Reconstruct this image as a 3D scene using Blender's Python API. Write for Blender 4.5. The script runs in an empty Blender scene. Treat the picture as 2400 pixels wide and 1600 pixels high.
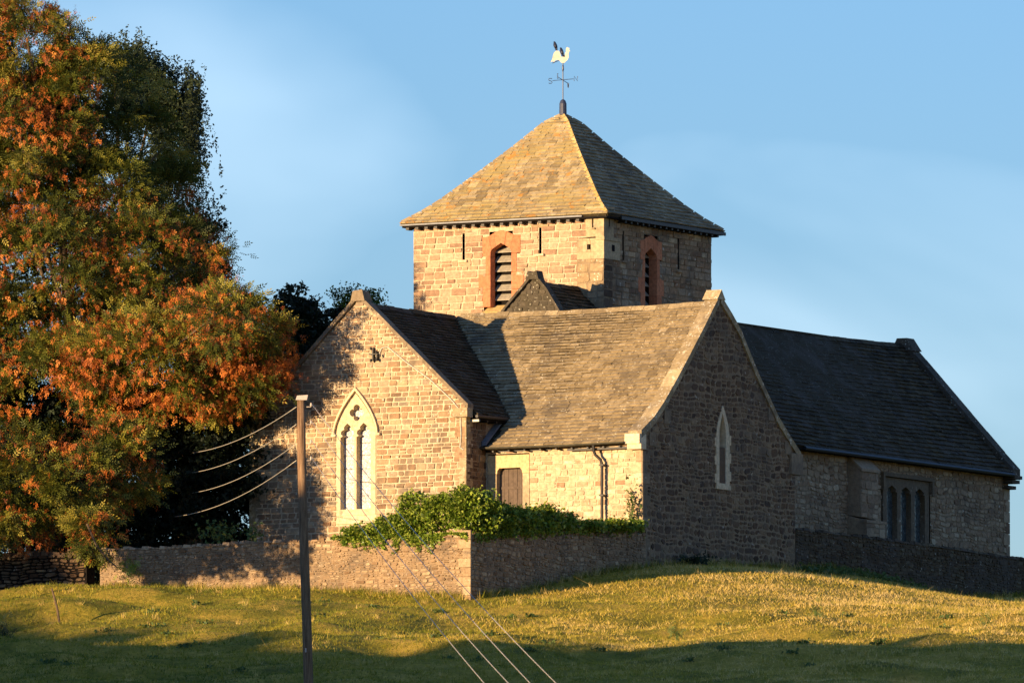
import bpy, math, random
import numpy as np
from mathutils import Vector
R = math.radians
random.seed(11); rng = np.random.default_rng(5)
C = bpy.context.scene.collection
sc = bpy.context.scene

# ------------------------------------------------------------------ camera, sky, sun, exposure
cam = bpy.data.objects.new('camera', bpy.data.cameras.new('camera')); C.objects.link(cam)
cam.location = (-3.07, -430.0, -26.5)
cam.rotation_euler = (R(90) + math.atan(.0807), 0, 0)
cam.data.lens = 450; cam.data.sensor_width = 36; cam.data.clip_start = 1; cam.data.clip_end = 9000
cam.data.dof.use_dof = True; cam.data.dof.focus_distance = 425; cam.data.dof.aperture_fstop = 5.6
sc.camera = cam
SUN_EL, SUN_AZ = 5.0, 16.0                      # azimuth from the church's long axis
ca, sa = math.cos(R(SUN_AZ)), math.sin(R(SUN_AZ))
Uw = Vector((math.cos(R(30)), -.5, 0)); Vw = Vector((.5, math.cos(R(30)), 0))
Dh = Vw*ca + Uw*sa                              # horizontal travel direction of the light
sunD = bpy.data.lights.new('sun', 'SUN'); sunD.energy = 5.0; sunD.angle = R(.5); sunD.color = (1, .69, .37)
sun = bpy.data.objects.new('sun', sunD); C.objects.link(sun)
sun.rotation_euler = (Dh*math.cos(R(SUN_EL)) - Vector((0, 0, math.sin(R(SUN_EL))))).to_track_quat('-Z', 'Y').to_euler()
wd = bpy.data.worlds.new('World'); sc.world = wd; wd.use_nodes = True
nt = wd.node_tree; N_ = nt.nodes; L_ = nt.links
for n in list(N_): N_.remove(n)
out = N_.new('ShaderNodeOutputWorld'); bg = N_.new('ShaderNodeBackground'); bg.inputs['Strength'].default_value = .1
sky = N_.new('ShaderNodeTexSky'); sky.sky_type = 'NISHITA'; sky.sun_disc = False
sky.sun_elevation = R(SUN_EL)
to_sun = -Dh
sky.sun_rotation = math.atan2(to_sun.x, to_sun.y)
sky.air_density = 1.0; sky.dust_density = .05; sky.ozone_density = 4.5; sky.altitude = 100
tint = N_.new('ShaderNodeMix'); tint.data_type = 'RGBA'; tint.blend_type = 'MULTIPLY'; tint.inputs['Factor'].default_value = 1
SKY_TINT = (1.9, 1.42, 1.5, 1)
tint.inputs['B'].default_value = SKY_TINT
L_.new(sky.outputs[0], tint.inputs['A'])
tc = N_.new('ShaderNodeTexCoord'); mp = N_.new('ShaderNodeMapping'); mp.inputs['Scale'].default_value = (14, 14, 26)
nz = N_.new('ShaderNodeTexNoise'); nz.inputs['Scale'].default_value = 1.6; nz.inputs['Detail'].default_value = 4; nz.inputs['Roughness'].default_value = .42
nz.inputs['Distortion'].default_value = .4
L_.new(tc.outputs['Generated'], mp.inputs[0]); L_.new(mp.outputs[0], nz.inputs['Vector'])
mp.inputs['Location'].default_value = (5.35, 1.4, .32)
rp = N_.new('ShaderNodeValToRGB'); rp.color_ramp.elements[0].position = .52; rp.color_ramp.elements[1].position = .78
rp.color_ramp.elements[1].color = (.26, .26, .26, 1)
L_.new(nz.outputs['Fac'], rp.inputs[0])
mx = N_.new('ShaderNodeMix'); mx.data_type = 'RGBA'
mx.inputs['B'].default_value = (6.2, 7.6, 8.6, 1)
L_.new(rp.outputs[0], mx.inputs['Factor']); L_.new(tint.outputs['Result'], mx.inputs['A'])
L_.new(mx.outputs['Result'], bg.inputs['Color']); L_.new(bg.outputs[0], out.inputs[0])
vs = sc.view_settings
vs.view_transform = 'Standard'; vs.look = 'None'; vs.gamma = 1; vs.use_curve_mapping = False; vs.exposure = 1.02
sc.cycles.max_bounces = 5; sc.cycles.diffuse_bounces = 3; sc.cycles.transparent_max_bounces = 4

# ------------------------------------------------------------------ helpers
def tag(o, label=None, cat=None, group=None, kind=None):
    if label: o['label'] = label
    if cat: o['category'] = cat
    if group: o['group'] = group
    if kind: o['kind'] = kind
    return o
def empty(name, loc=(0, 0, 0), rz=0, **k):
    o = bpy.data.objects.new(name, None); C.objects.link(o); o.location = loc; o.rotation_euler = (0, 0, rz)
    o.empty_display_size = .2
    return tag(o, **k)
class MB:
    def __init__(s): s.v = []; s.f = []; s.t = []
    def add(s, vs, fs, t=.5):
        b = len(s.v); s.v += [tuple(v) for v in vs]
        s.f += [tuple(i+b for i in f) for f in fs]; s.t += [t]*len(fs)
        return s
    def box(s, x0, x1, y0, y1, z0, z1, t=.5):
        return s.add([(x0,y0,z0),(x1,y0,z0),(x1,y1,z0),(x0,y1,z0),(x0,y0,z1),(x1,y0,z1),(x1,y1,z1),(x0,y1,z1)],
              [(0,3,2,1),(4,5,6,7),(0,1,5,4),(1,2,6,5),(2,3,7,6),(3,0,4,7)], t)
    def hull8(s, p, t=.5):      # 4 points at one end, 4 at the other
        return s.add(p, [(0,3,2,1),(4,5,6,7),(0,1,5,4),(1,2,6,5),(2,3,7,6),(3,0,4,7)], t)
    def tube(s, pts, r, n=8, t=.5):
        P = [Vector(p) for p in pts]; rr = r if isinstance(r, (list, tuple)) else [r]*len(P); rings = []
        for i, p in enumerate(P):
            d = (P[min(i+1, len(P)-1)] - P[max(i-1, 0)]).normalized()
            a = d.cross(Vector((0, 0, 1)) if abs(d.z) < .9 else Vector((1, 0, 0))).normalized(); b = d.cross(a)
            rings.append([p + (a*math.cos(2*math.pi*k/n) + b*math.sin(2*math.pi*k/n))*rr[i] for k in range(n)])
        vs = [v for g in rings for v in g]; fs = []
        for i in range(len(P)-1):
            for k in range(n):
                fs.append((i*n+k, i*n+(k+1) % n, (i+1)*n+(k+1) % n, (i+1)*n+k))
        fs.append(tuple(range(n))[::-1]); fs.append(tuple((len(P)-1)*n+k for k in range(n)))
        return s.add(vs, fs, t)
    def build(s, name, m, parent=None, smooth=False, off=(0, 0, 0), **k):
        me = bpy.data.meshes.new(name)
        v = s.v if off == (0, 0, 0) else [(a-off[0], b-off[1], c-off[2]) for a, b, c in s.v]
        me.from_pydata(v, [], s.f)
        at = me.attributes.new('tint', 'FLOAT', 'FACE'); at.data.foreach_set('value', s.t)
        if m: me.materials.append(m)
        if smooth: me.polygons.foreach_set('use_smooth', [True]*len(s.f))
        o = bpy.data.objects.new(name, me); C.objects.link(o)
        if parent: o.parent = parent
        return tag(o, **k)

# ------------------------------------------------------------------ materials
def newmat(name):
    m = bpy.data.materials.new(name); m.use_nodes = True
    b = m.node_tree.nodes['Principled BSDF']; b.inputs['Roughness'].default_value = .9
    b.inputs['Specular IOR Level'].default_value = .2
    return m, m.node_tree, b
def ramp(nt, stops, src, mode='LINEAR'):
    r = nt.nodes.new('ShaderNodeValToRGB'); r.color_ramp.interpolation = mode
    e = r.color_ramp.elements
    e[0].position, e[0].color = stops[0][0], (*stops[0][1], 1)
    e[1].position, e[1].color = stops[-1][0], (*stops[-1][1], 1)
    for p, c in stops[1:-1]:
        x = e.new(p); x.color = (*c, 1)
    nt.links.new(src, r.inputs[0]); return r.outputs[0]
def noise(nt, scale, detail=3, rough=.6, vec=None, dist=0):
    n = nt.nodes.new('ShaderNodeTexNoise'); n.inputs['Scale'].default_value = scale; n.inputs['Detail'].default_value = detail
    n.inputs['Roughness'].default_value = rough; n.inputs['Distortion'].default_value = dist
    if vec: nt.links.new(vec, n.inputs['Vector'])
    return n.outputs['Fac']
def mixc(nt, fac, a, b, mode='MIX'):
    x = nt.nodes.new('ShaderNodeMix'); x.data_type = 'RGBA'; x.blend_type = mode
    for v, i in ((fac, 'Factor'), (a, 'A'), (b, 'B')):
        if isinstance(v, (int, float)): x.inputs[i].default_value = v
        elif isinstance(v, tuple): x.inputs[i].default_value = (*v, 1)
        else: nt.links.new(v, x.inputs[i])
    return x.outputs['Result']
def mult(nt, a, k, op='MULTIPLY'):
    m = nt.nodes.new('ShaderNodeMath'); m.operation = op; nt.links.new(a, m.inputs[0])
    if isinstance(k, (int, float)): m.inputs[1].default_value = k
    else: nt.links.new(k, m.inputs[1])
    return m.outputs[0]
def objco(nt): return nt.nodes.new('ShaderNodeTexCoord').outputs['Object']
def attr(nt, n='tint'):
    a = nt.nodes.new('ShaderNodeAttribute'); a.attribute_name = n; return a.outputs['Fac']
def bump(nt, b, h, strength=.5, dist=.02):
    n = nt.nodes.new('ShaderNodeBump'); n.inputs['Strength'].default_value = strength; n.inputs['Distance'].default_value = dist
    nt.links.new(h, n.inputs['Height']); nt.links.new(n.outputs[0], b.inputs['Normal'])
def stone_mat(name, stops, lich=(.62, .6, .5), lth=.66, grime=(.1, .085, .07), gth=.62, bs=.6, scale=1.0, speck=None, spk=(.75, .72, .62)):
    m, nt, b = newmat(name); co = objco(nt)
    base = ramp(nt, stops, attr(nt))
    f = noise(nt, 9*scale, 6, .7, co); base = mixc(nt, .75, base, ramp(nt, [(.3, (.55, .52, .5)), (.7, (1.35, 1.32, 1.3))], f), 'MULTIPLY')
    g = noise(nt, .9*scale, 4, .6, co, .6)
    base = mixc(nt, mult(nt, ramp(nt, [(gth-.12, (0, 0, 0)), (gth+.1, (1, 1, 1))], g), .65), base, grime)
    l = noise(nt, 5*scale, 5, .65, co)
    base = mixc(nt, mult(nt, ramp(nt, [(lth-.02, (0, 0, 0)), (lth+.05, (1, 1, 1))], l), .7), base, lich)
    if speck:
        v = nt.nodes.new('ShaderNodeTexVoronoi'); v.inputs['Scale'].default_value = speck; nt.links.new(co, v.inputs['Vector'])
        s_ = ramp(nt, [(.2, (1, 1, 1)), (.34, (0, 0, 0))], v.outputs['Distance'])
        k_ = ramp(nt, [(.5, (0, 0, 0)), (.6, (1, 1, 1))], noise(nt, 3.5, 4, .7, co))
        base = mixc(nt, mixc(nt, 1, s_, k_, 'MULTIPLY'), base, spk)
    nt.links.new(base, b.inputs['Base Color'])
    bump(nt, b, noise(nt, 22*scale, 6, .75, co), bs, .03)
    return m
M = {}
M['buff'] = stone_mat('buff_sandstone', [(0, (.25, .15, .085)), (.25, (.33, .215, .125)), (.55, (.385, .28, .17)), (.7, (.33, .265, .19)), (.85, (.46, .33, .2)), (1, (.54, .43, .28))], gth=.57, lth=.63)
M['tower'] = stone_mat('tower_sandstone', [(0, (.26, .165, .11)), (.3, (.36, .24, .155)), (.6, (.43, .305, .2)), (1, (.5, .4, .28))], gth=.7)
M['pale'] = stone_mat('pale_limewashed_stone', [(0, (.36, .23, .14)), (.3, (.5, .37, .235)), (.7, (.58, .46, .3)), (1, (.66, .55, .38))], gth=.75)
M['dark'] = stone_mat('shaded_red_rubble', [(0, (.07, .042, .026)), (.35, (.125, .078, .047)), (.7, (.2, .135, .08)), (1, (.3, .225, .135))], gth=.56)  # shade worked into the stone colour, for walls out of the sun
M['grey'] = stone_mat('grey_red_rubble', [(0, (.19, .125, .078)), (.4, (.31, .225, .143)), (1, (.46, .375, .255))], gth=.66)
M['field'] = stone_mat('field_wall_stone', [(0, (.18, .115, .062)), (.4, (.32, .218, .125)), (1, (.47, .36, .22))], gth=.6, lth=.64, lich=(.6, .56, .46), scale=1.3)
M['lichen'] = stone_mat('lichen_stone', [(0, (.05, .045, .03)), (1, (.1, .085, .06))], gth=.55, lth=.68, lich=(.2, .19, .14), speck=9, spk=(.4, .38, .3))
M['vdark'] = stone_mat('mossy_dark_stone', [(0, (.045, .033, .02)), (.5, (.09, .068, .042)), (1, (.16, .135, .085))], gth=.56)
M['pier'] = stone_mat('speckled_pier_stone', [(0, (.3, .22, .125)), (1, (.4, .3, .18))], gth=.58, speck=10, spk=(.6, .56, .45))
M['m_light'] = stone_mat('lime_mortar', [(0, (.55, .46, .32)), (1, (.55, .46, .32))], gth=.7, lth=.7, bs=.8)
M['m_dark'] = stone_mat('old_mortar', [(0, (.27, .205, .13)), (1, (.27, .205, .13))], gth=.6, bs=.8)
M['m_field'] = stone_mat('earthy_mortar', [(0, (.32, .235, .145)), (1, (.32, .235, .145))], gth=.55, bs=1)
M['cream'] = stone_mat('cream_dressed_stone', [(0, (.58, .46, .28)), (1, (.7, .6, .42))], gth=.74, lth=.72, bs=.3)
M['drs'] = stone_mat('grey_dressed_stone', [(0, (.22, .17, .11)), (1, (.3, .24, .16))], gth=.6, bs=.3)
M['drs2'] = stone_mat('grimy_dressed_stone', [(0, (.13, .1, .065)), (1, (.19, .15, .1))], gth=.6, bs=.3)
M['drs3'] = stone_mat('weathered_dressed_stone', [(0, (.38, .3, .18)), (1, (.54, .44, .28))], gth=.62, lth=.68, bs=.4)
M['ochre'] = stone_mat('ochre_dressed_stone', [(0, (.5, .37, .18)), (1, (.6, .46, .25))], gth=.7, lth=.7, bs=.3)
M['red'] = stone_mat('red_sandstone', [(0, (.46, .17, .085)), (1, (.56, .235, .12))], gth=.8, lth=.82, bs=.25)
M['slate'] = stone_mat('stone_slate', [(0, (.22, .17, .095)), (.5, (.31, .245, .14)), (1, (.4, .32, .19))], gth=.6, lth=.74, bs=.5, speck=11, spk=(.6, .55, .42))
M['slate_dk'] = stone_mat('dark_stone_slate', [(0, (.032, .024, .012)), (.5, (.056, .043, .021)), (1, (.095, .075, .04))], gth=.6, lth=.78, bs=.5, speck=14, spk=(.2, .2, .17))
def tower_slate():
    m, nt, b = newmat('lichened_tower_slate'); co = objco(nt)
    base = ramp(nt, [(0, (.24, .19, .11)), (.5, (.36, .29, .17)), (1, (.48, .4, .25))], attr(nt))
    f = noise(nt, 8, 6, .7, co); base = mixc(nt, .8, base, ramp(nt, [(.3, (.55, .52, .5)), (.7, (1.4, 1.38, 1.3))], f), 'MULTIPLY')
    yl = noise(nt, .55, 4, .6, co, .5)
    base = mixc(nt, mult(nt, ramp(nt, [(.45, (0, 0, 0)), (.6, (1, 1, 1))], yl), .6), base, (.42, .33, .13))
    o_ = noise(nt, 2.3, 5, .7, co, .8)
    base = mixc(nt, mult(nt, ramp(nt, [(.57, (0, 0, 0)), (.63, (1, 1, 1))], o_), .8), base, (.5, .24, .05))
    nt.links.new(base, b.inputs['Base Color']); bump(nt, b, noise(nt, 20, 6, .75, co), .5, .03); return m
M['tslate'] = tower_slate()
M['cope'] = stone_mat('coping_stone', [(0, (.32, .25, .14)), (1, (.5, .4, .235))], gth=.58, lth=.6, lich=(.66, .62, .48), bs=.5, speck=12)
M['ycope'] = stone_mat('yellow_lichen_stone', [(0, (.48, .34, .12)), (1, (.55, .42, .2))], gth=.7, lth=.6, lich=(.6, .34, .1), bs=.5)
def plain(name, col, rough=.7, spec=.3, metal=0, var=.35, sc_=8):
    m, nt, b = newmat(name); co = objco(nt); b.inputs['Roughness'].default_value = rough; b.inputs['Specular IOR Level'].default_value = spec
    b.inputs['Metallic'].default_value = metal
    f = noise(nt, sc_, 5, .65, co)
    nt.links.new(mixc(nt, 1, col, ramp(nt, [(.25, (1-var,)*3), (.75, (1+var,)*3)], f), 'MULTIPLY'), b.inputs['Base Color'])
    bump(nt, b, f, .3, .01); return m
M['iron'] = plain('black_iron', (.02, .018, .017), .5, .4)
M['gutter'] = plain('weathered_gutter', (.05, .045, .03), .6, .4, 0, .6, 4)
M['lead'] = plain('lead', (.16, .17, .19), .5, .5)
M['void'] = plain('dark_opening', (.012, .01, .009), .9, .1)  # near-black; on soffits it paints the shade below the eaves
M['louvre'] = plain('weathered_louvre', (.3, .27, .21), .8)
M['door'] = plain('old_oak_boards', (.11, .08, .06), .8)
M['white'] = plain('white_paint', (.62, .6, .5), .6, .3, 0, .3)
M['cap'] = plain('pale_metal_cap', (.5, .42, .36), .5, .4, 0, .2)
M['wire'] = plain('pale_cable', (.5, .46, .38), .5)
M['bluelead'] = plain('dark_blue_metal', (.03, .04, .08), .45, .5)
M['feather'] = plain('dark_feathers', (.012, .016, .04), .5, .4)
def wood_pole():
    m, nt, b = newmat('weathered_pole_wood'); co = objco(nt)
    mp = nt.nodes.new('ShaderNodeMapping'); mp.inputs['Scale'].default_value = (14, 14, .7); nt.links.new(co, mp.inputs[0])
    f = noise(nt, 2, 6, .7, mp.outputs[0])
    nt.links.new(ramp(nt, [(.3, (.05, .03, .018)), (.48, (.2, .12, .068)), (.75, (.4, .27, .16))], f), b.inputs['Base Color'])
    bump(nt, b, f, .8, .03); return m
M['pole'] = wood_pole()
def glass(name, c1, c2, scale, rough, diamond=False):
    m, nt, b = newmat(name); co = objco(nt); b.inputs['Specular IOR Level'].default_value = .6
    v = nt.nodes.new('ShaderNodeTexVoronoi'); v.inputs['Scale'].default_value = scale; v.feature = 'DISTANCE_TO_EDGE'; nt.links.new(co, v.inputs['Vector'])
    v2 = nt.nodes.new('ShaderNodeTexVoronoi'); v2.inputs['Scale'].default_value = scale; nt.links.new(co, v2.inputs['Vector'])
    sep = nt.nodes.new('ShaderNodeSeparateColor'); nt.links.new(v2.outputs['Color'], sep.inputs[0])
    colr = ramp(nt, [(0, c1), (1, c2)], sep.outputs[0])
    e = ramp(nt, [(.02, (1, 1, 1)), (.07, (0, 0, 0))], v.outputs['Distance'])
    nt.links.new(mixc(nt, e, colr, (.05, .05, .055)), b.inputs['Base Color']); b.inputs['Roughness'].default_value = rough
    bump(nt, b, v2.outputs['Distance'], .4, .01); return m
M['glass'] = glass('leaded_glass', (.27, .28, .33), (.66, .63, .6), 12, .4)  # whitish pane colours paint in the light the glass reflects
M['dglass'] = glass('dark_leaded_glass', (.03, .045, .05), (.1, .13, .13), 10, .15)
def leaf_mat(name, stops, trans=.25, rough=.6):
    m, nt, b = newmat(name); b.inputs['Roughness'].default_value = rough; b.inputs['Specular IOR Level'].default_value = .35
    c = ramp(nt, stops, attr(nt)); nt.links.new(c, b.inputs['Base Color'])
    t = nt.nodes.new('ShaderNodeBsdfTranslucent'); nt.links.new(c, t.inputs[0])
    x = nt.nodes.new('ShaderNodeMixShader'); x.inputs[0].default_value = trans
    nt.links.new(b.outputs[0], x.inputs[1]); nt.links.new(t.outputs[0], x.inputs[2])
    nt.links.new(x.outputs[0], nt.nodes['Material Output'].inputs[0]); return m
M['ash'] = leaf_mat('ash_leaves', [(0, (.025, .038, .006)), (.5, (.1, .12, .013)), (.8, (.25, .23, .028)), (1, (.42, .34, .06))])
M['keys'] = leaf_mat('ash_keys', [(0, (.2, .045, .01)), (.5, (.56, .15, .022)), (1, (.8, .3, .05))], .2)
M['birch'] = leaf_mat('birch_leaves', [(0, (.02, .035, .02)), (1, (.09, .12, .035))])
M['yew'] = leaf_mat('dark_needles', [(0, (.008, .016, .008)), (1, (.028, .05, .02))], .1)
M['ivy'] = leaf_mat('ivy_leaves', [(0, (.03, .07, .008)), (.5, (.19, .29, .025)), (1, (.5, .55, .1))], .2, .4)
M['bark'] = plain('bark', (.12, .085, .055), .9, .1, 0, .5, 6)
M['weed'] = leaf_mat('weed_leaves', [(0, (.05, .09, .02)), (1, (.14, .2, .05))], .2)

# ------------------------------------------------------------------ ground
CP = [(6.45,-20,-1.69),(3,-20,-1.5),(.3,-20,-1.29),(-3.5,-20,-1.1),(-7.2,-20,-.96),(-11.4,-20,-.92),(-16,-20,-.95),
      (6.5,-16,-1.15),(6.5,-12,-.55),(6.5,-8.7,-.05),(6.5,-5,.15),(6.5,-2,.3),(6.5,1.8,.42),(6.5,8,.46),(6.5,18,.45),(6.5,28,.25)]
CPW = [tuple((Uw*a + Vw*b)[:2]) + (z,) for a, b, z in CP]
CPW += [(12.55,-40,-4.04),(13.5,-16,-1.81),(6.94,-24,-2.28),(6.6,-38,-4.05),(1.4,-24,-2.28),(1.26,-38,-4.19),(-5.5,-28,-2.8),(-5.4,-40,-4.3),
        (-9.6,-27,-2.39),(-9.4,-42,-4.42),(-15.1,-26,-2.68),(-19.4,-22,-2.09),(-18.8,-38,-4.19),(-18,-55,-6.28),(-9.1,-55,-6.28),(-.2,-58,-6.44),
        (11.6,-64,-6.9),(20,-20,-2.0),(22,-40,-4.3),(20,-60,-6.8),(-28,-30,-3),(-30,-50,-5.5),(14,0,-.55),(11,1,-.3),(10.5,-8,-.75),(15,-8,-1.2),(17,6,-.4),(11,7,.05),(19,13,-.1),(13.5,8.5,-.05)]
CPW = np.array(CPW)
PY = np.array([-6000,-430,-300,-200,-140,-100,-64,-40,-24,-12,0,12,60,200,600,6000.])
PZ = np.array([-32,-29.5,-27.5,-24,-18.5,-12.8,-6.9,-4.15,-2.35,-1.0,.25,.3,.2,-4,-14,-30.])
SG = 6.0
def basez(y): return np.interp(y, PY, PZ)
_d = CPW[:, None, :2] - CPW[None, :, :2]
_K = np.exp(-(_d**2).sum(-1)/(2*SG*SG)) + np.eye(len(CPW))*.02
_w = np.linalg.solve(_K, CPW[:, 2] - basez(CPW[:, 1]))
_ph = rng.uniform(0, 6.28, (14,)); _fr = [(.35,.9),(.9,.25),(.55,1.3),(1.3,.8),(.2,.55),(.75,.6),(1.7,1.9)]
def gz(x, y):
    x = np.asarray(x, float); y = np.asarray(y, float)
    z = basez(y)
    for (cx, cy, _), w in zip(CPW, _w): z = z + w*np.exp(-((x-cx)**2 + (y-cy)**2)/(2*SG*SG))
    n = 0
    for i, (a, b) in enumerate(_fr): n = n + np.sin(a*x+_ph[i]+.8*np.sin(b*y*.7+_ph[i+7]))*np.sin(b*y+_ph[i+7])/(1+a+b)
    front = np.clip((-16 - y - .35*x)/10, 0, 1)
    z = z + .028*front*(np.sin(2.9*x+1.2*np.sin(1.9*y))*np.sin(3.3*y+1.1*np.sin(2.3*x)) + .7*np.sin(5.2*x+y)*np.sin(4.7*y-2*x))
    return z + .26*n*front*np.clip((430+y)/40, 0, 1)
def axis(lo, hi, fine, far):
    a = list(np.arange(lo, hi, fine)); s = fine; v = hi
    while v < far: a.append(v); s *= 1.35; v += s
    s = fine; v = lo-fine
    while v > -far: a.insert(0, v); s *= 1.35; v -= s
    return np.array(a)
gx, gy = axis(-28, 24, .25, 5500), axis(-68, 10, .25, 5500)
X, Y = np.meshgrid(gx, gy); Z = gz(X, Y)
me = bpy.data.meshes.new('field')
nx, ny = len(gx), len(gy)
me.vertices.add(nx*ny); me.vertices.foreach_set('co', np.stack([X, Y, Z], -1).ravel())
ii = (np.arange(ny-1)[:, None]*nx + np.arange(nx-1)).ravel()
q = np.stack([ii, ii+1, ii+nx+1, ii+nx], -1).ravel().astype(np.int32)
nq = len(ii); me.loops.add(nq*4); me.loops.foreach_set('vertex_index', q)
me.polygons.add(nq); me.polygons.foreach_set('loop_start', np.arange(nq, dtype=np.int32)*4); me.polygons.foreach_set('use_smooth', [True]*nq)
me.update(); me.validate()
m, nt, b = newmat('pasture'); co = objco(nt)
base = ramp(nt, [(.3, (.12, .11, .014)), (.45, (.28, .245, .026)), (.56, (.46, .34, .05)), (.72, (.6, .42, .1))], noise(nt, .45, 7, .72, co, .4))
base = mixc(nt, .8, base, ramp(nt, [(.3, (.5, .55, .4)), (.7, (1.4, 1.3, 1.25))], noise(nt, 6, 5, .75, co)), 'MULTIPLY')
nt.links.new(base, b.inputs['Base Color']); bump(nt, b, noise(nt, 9, 5, .8, co), .9, .12)
me.materials.append(m)
fo = bpy.data.objects.new('field', me); C.objects.link(fo); tag(fo, kind='structure', label='sloping rough pasture below the church')

def tri_mesh(name, V, F, mat, tint, parent=None, quads=False, **k):
    """V (n,3) F (m,3 or 4) numpy"""
    me = bpy.data.meshes.new(name); n = F.shape[1]
    me.vertices.add(len(V)); me.vertices.foreach_set('co', V.astype(np.float32).ravel())
    me.loops.add(F.size); me.loops.foreach_set('vertex_index', F.astype(np.int32).ravel())
    me.polygons.add(len(F)); me.polygons.foreach_set('loop_start', np.arange(len(F), dtype=np.int32)*n)
    me.update(calc_edges=True)
    at = me.attributes.new('tint', 'FLOAT', 'FACE'); at.data.foreach_set('value', tint.astype(np.float32))
    me.materials.append(mat)
    o = bpy.data.objects.new(name, me); C.objects.link(o)
    if parent: o.parent = parent
    return tag(o, **k)

# grass blades over the part of the field in view
M['grass'] = leaf_mat('grass_blades', [(0, (.1, .13, .012)), (.4, (.3, .28, .022)), (.7, (.56, .41, .065)), (1, (.78, .58, .22))], .3)
def grass():
    n = 330000
    y = rng.uniform(-66, 16, n); x = rng.uniform(-19.5, 19, n)
    a = x*.866 - y*.5; bb = x*.5 + y*.866
    ok = (bb < -20.3) | (a > 6.95)
    x, y, bb = x[ok], y[ok], bb[ok]; n = len(x)
    patch = np.sin(x*.9+np.sin(y*.6)*2)*np.sin(y*1.1+np.cos(x*.5)*2)
    p2 = np.sin(x*2.3+np.sin(y*1.7)*2)*np.sin(y*2.9+np.cos(x*1.5)*2)
    h = rng.uniform(.03, .1, n)*(1 + .5*patch); tall = rng.random(n) < .004; h[tall] *= 3.2
    z = gz(x, y)
    ang = rng.normal(0, .8, n); lean = rng.normal(0, .8, (n, 2))
    w = np.where(tall, .008, rng.uniform(.007, .02, n))
    B = np.stack([x, y, z-.015], -1); dx = np.stack([np.cos(ang)*w, np.sin(ang)*w, 0*w], -1)
    top = B + np.stack([lean[:, 0]*h, lean[:, 1]*h, h+.02], -1)
    V = np.stack([B-dx, B+dx, top], 1).reshape(-1, 3)
    F = np.arange(n*3).reshape(-1, 3)
    p3 = np.sin(x*.45+1.5*np.sin(y*.35+1))*np.sin(y*.5+1.2*np.sin(x*.3))
    t = .36 + .15*patch + .13*p2 + .16*p3 + rng.normal(0, .16, n) + .35*tall
    t += np.clip((x+6)/16, -.3, .6)*.55 + .08*(y > -20)
    nt_ = 2600; ty = rng.uniform(-60, 10, nt_); tx = rng.uniform(-19, 19, nt_); ta = tx*.866-ty*.5; tb = tx*.5+ty*.866
    nearw = ((tb > -20.9) & (tb < -20.3)) | ((ta > 6.9) & (ta < 7.6)); ok = (tb < -20.3) | (ta > 6.9); tx, ty, ta, tb = tx[ok], ty[ok], ta[ok], tb[ok]
    ew = rng.uniform(-7.3, 6.4, 420); fw_ = rng.uniform(-19.8, 20, 520)      # ragged edge at the wall foot
    tx = np.concatenate([tx, ew*.866+(-20.15)*.5, 6.6*.866+fw_*.5]); ty = np.concatenate([ty, -ew*.5+(-20.15)*.866, -6.6*.5+fw_*.866])
    m_ = 14; tr = np.repeat(np.arange(len(tx)), m_); k = len(tr)
    hx = tx[tr]+rng.normal(0, .06, k); hy = ty[tr]+rng.normal(0, .06, k); hh = rng.uniform(.09, .2, k)*np.concatenate([rng.uniform(.6, 1.4, len(tx)-940), rng.uniform(.7, 2.1, 940)])[tr]
    B2 = np.stack([hx, hy, gz(hx, hy)-.02], -1); a2 = rng.uniform(0, 3.14, k); d2 = np.stack([np.cos(a2)*.008, np.sin(a2)*.008, 0*a2], -1)
    T2 = B2 + np.stack([rng.normal(0, .35, k)*hh, rng.normal(0, .35, k)*hh, hh], -1)
    V2 = np.stack([B2-d2, B2+d2, T2], 1).reshape(-1, 3); V = np.concatenate([V, V2]); F = np.arange(len(V)).reshape(-1, 3)
    t = np.concatenate([t, rng.choice([.15, .35, .9], len(tx), p=[.35, .35, .3])[tr]+rng.normal(0, .08, k)])
    tri_mesh('grass', V, F, M['grass'], np.clip(t, 0, 1), kind='stuff', label='rough yellowing pasture grass', cat='grass')
grass()

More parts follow.
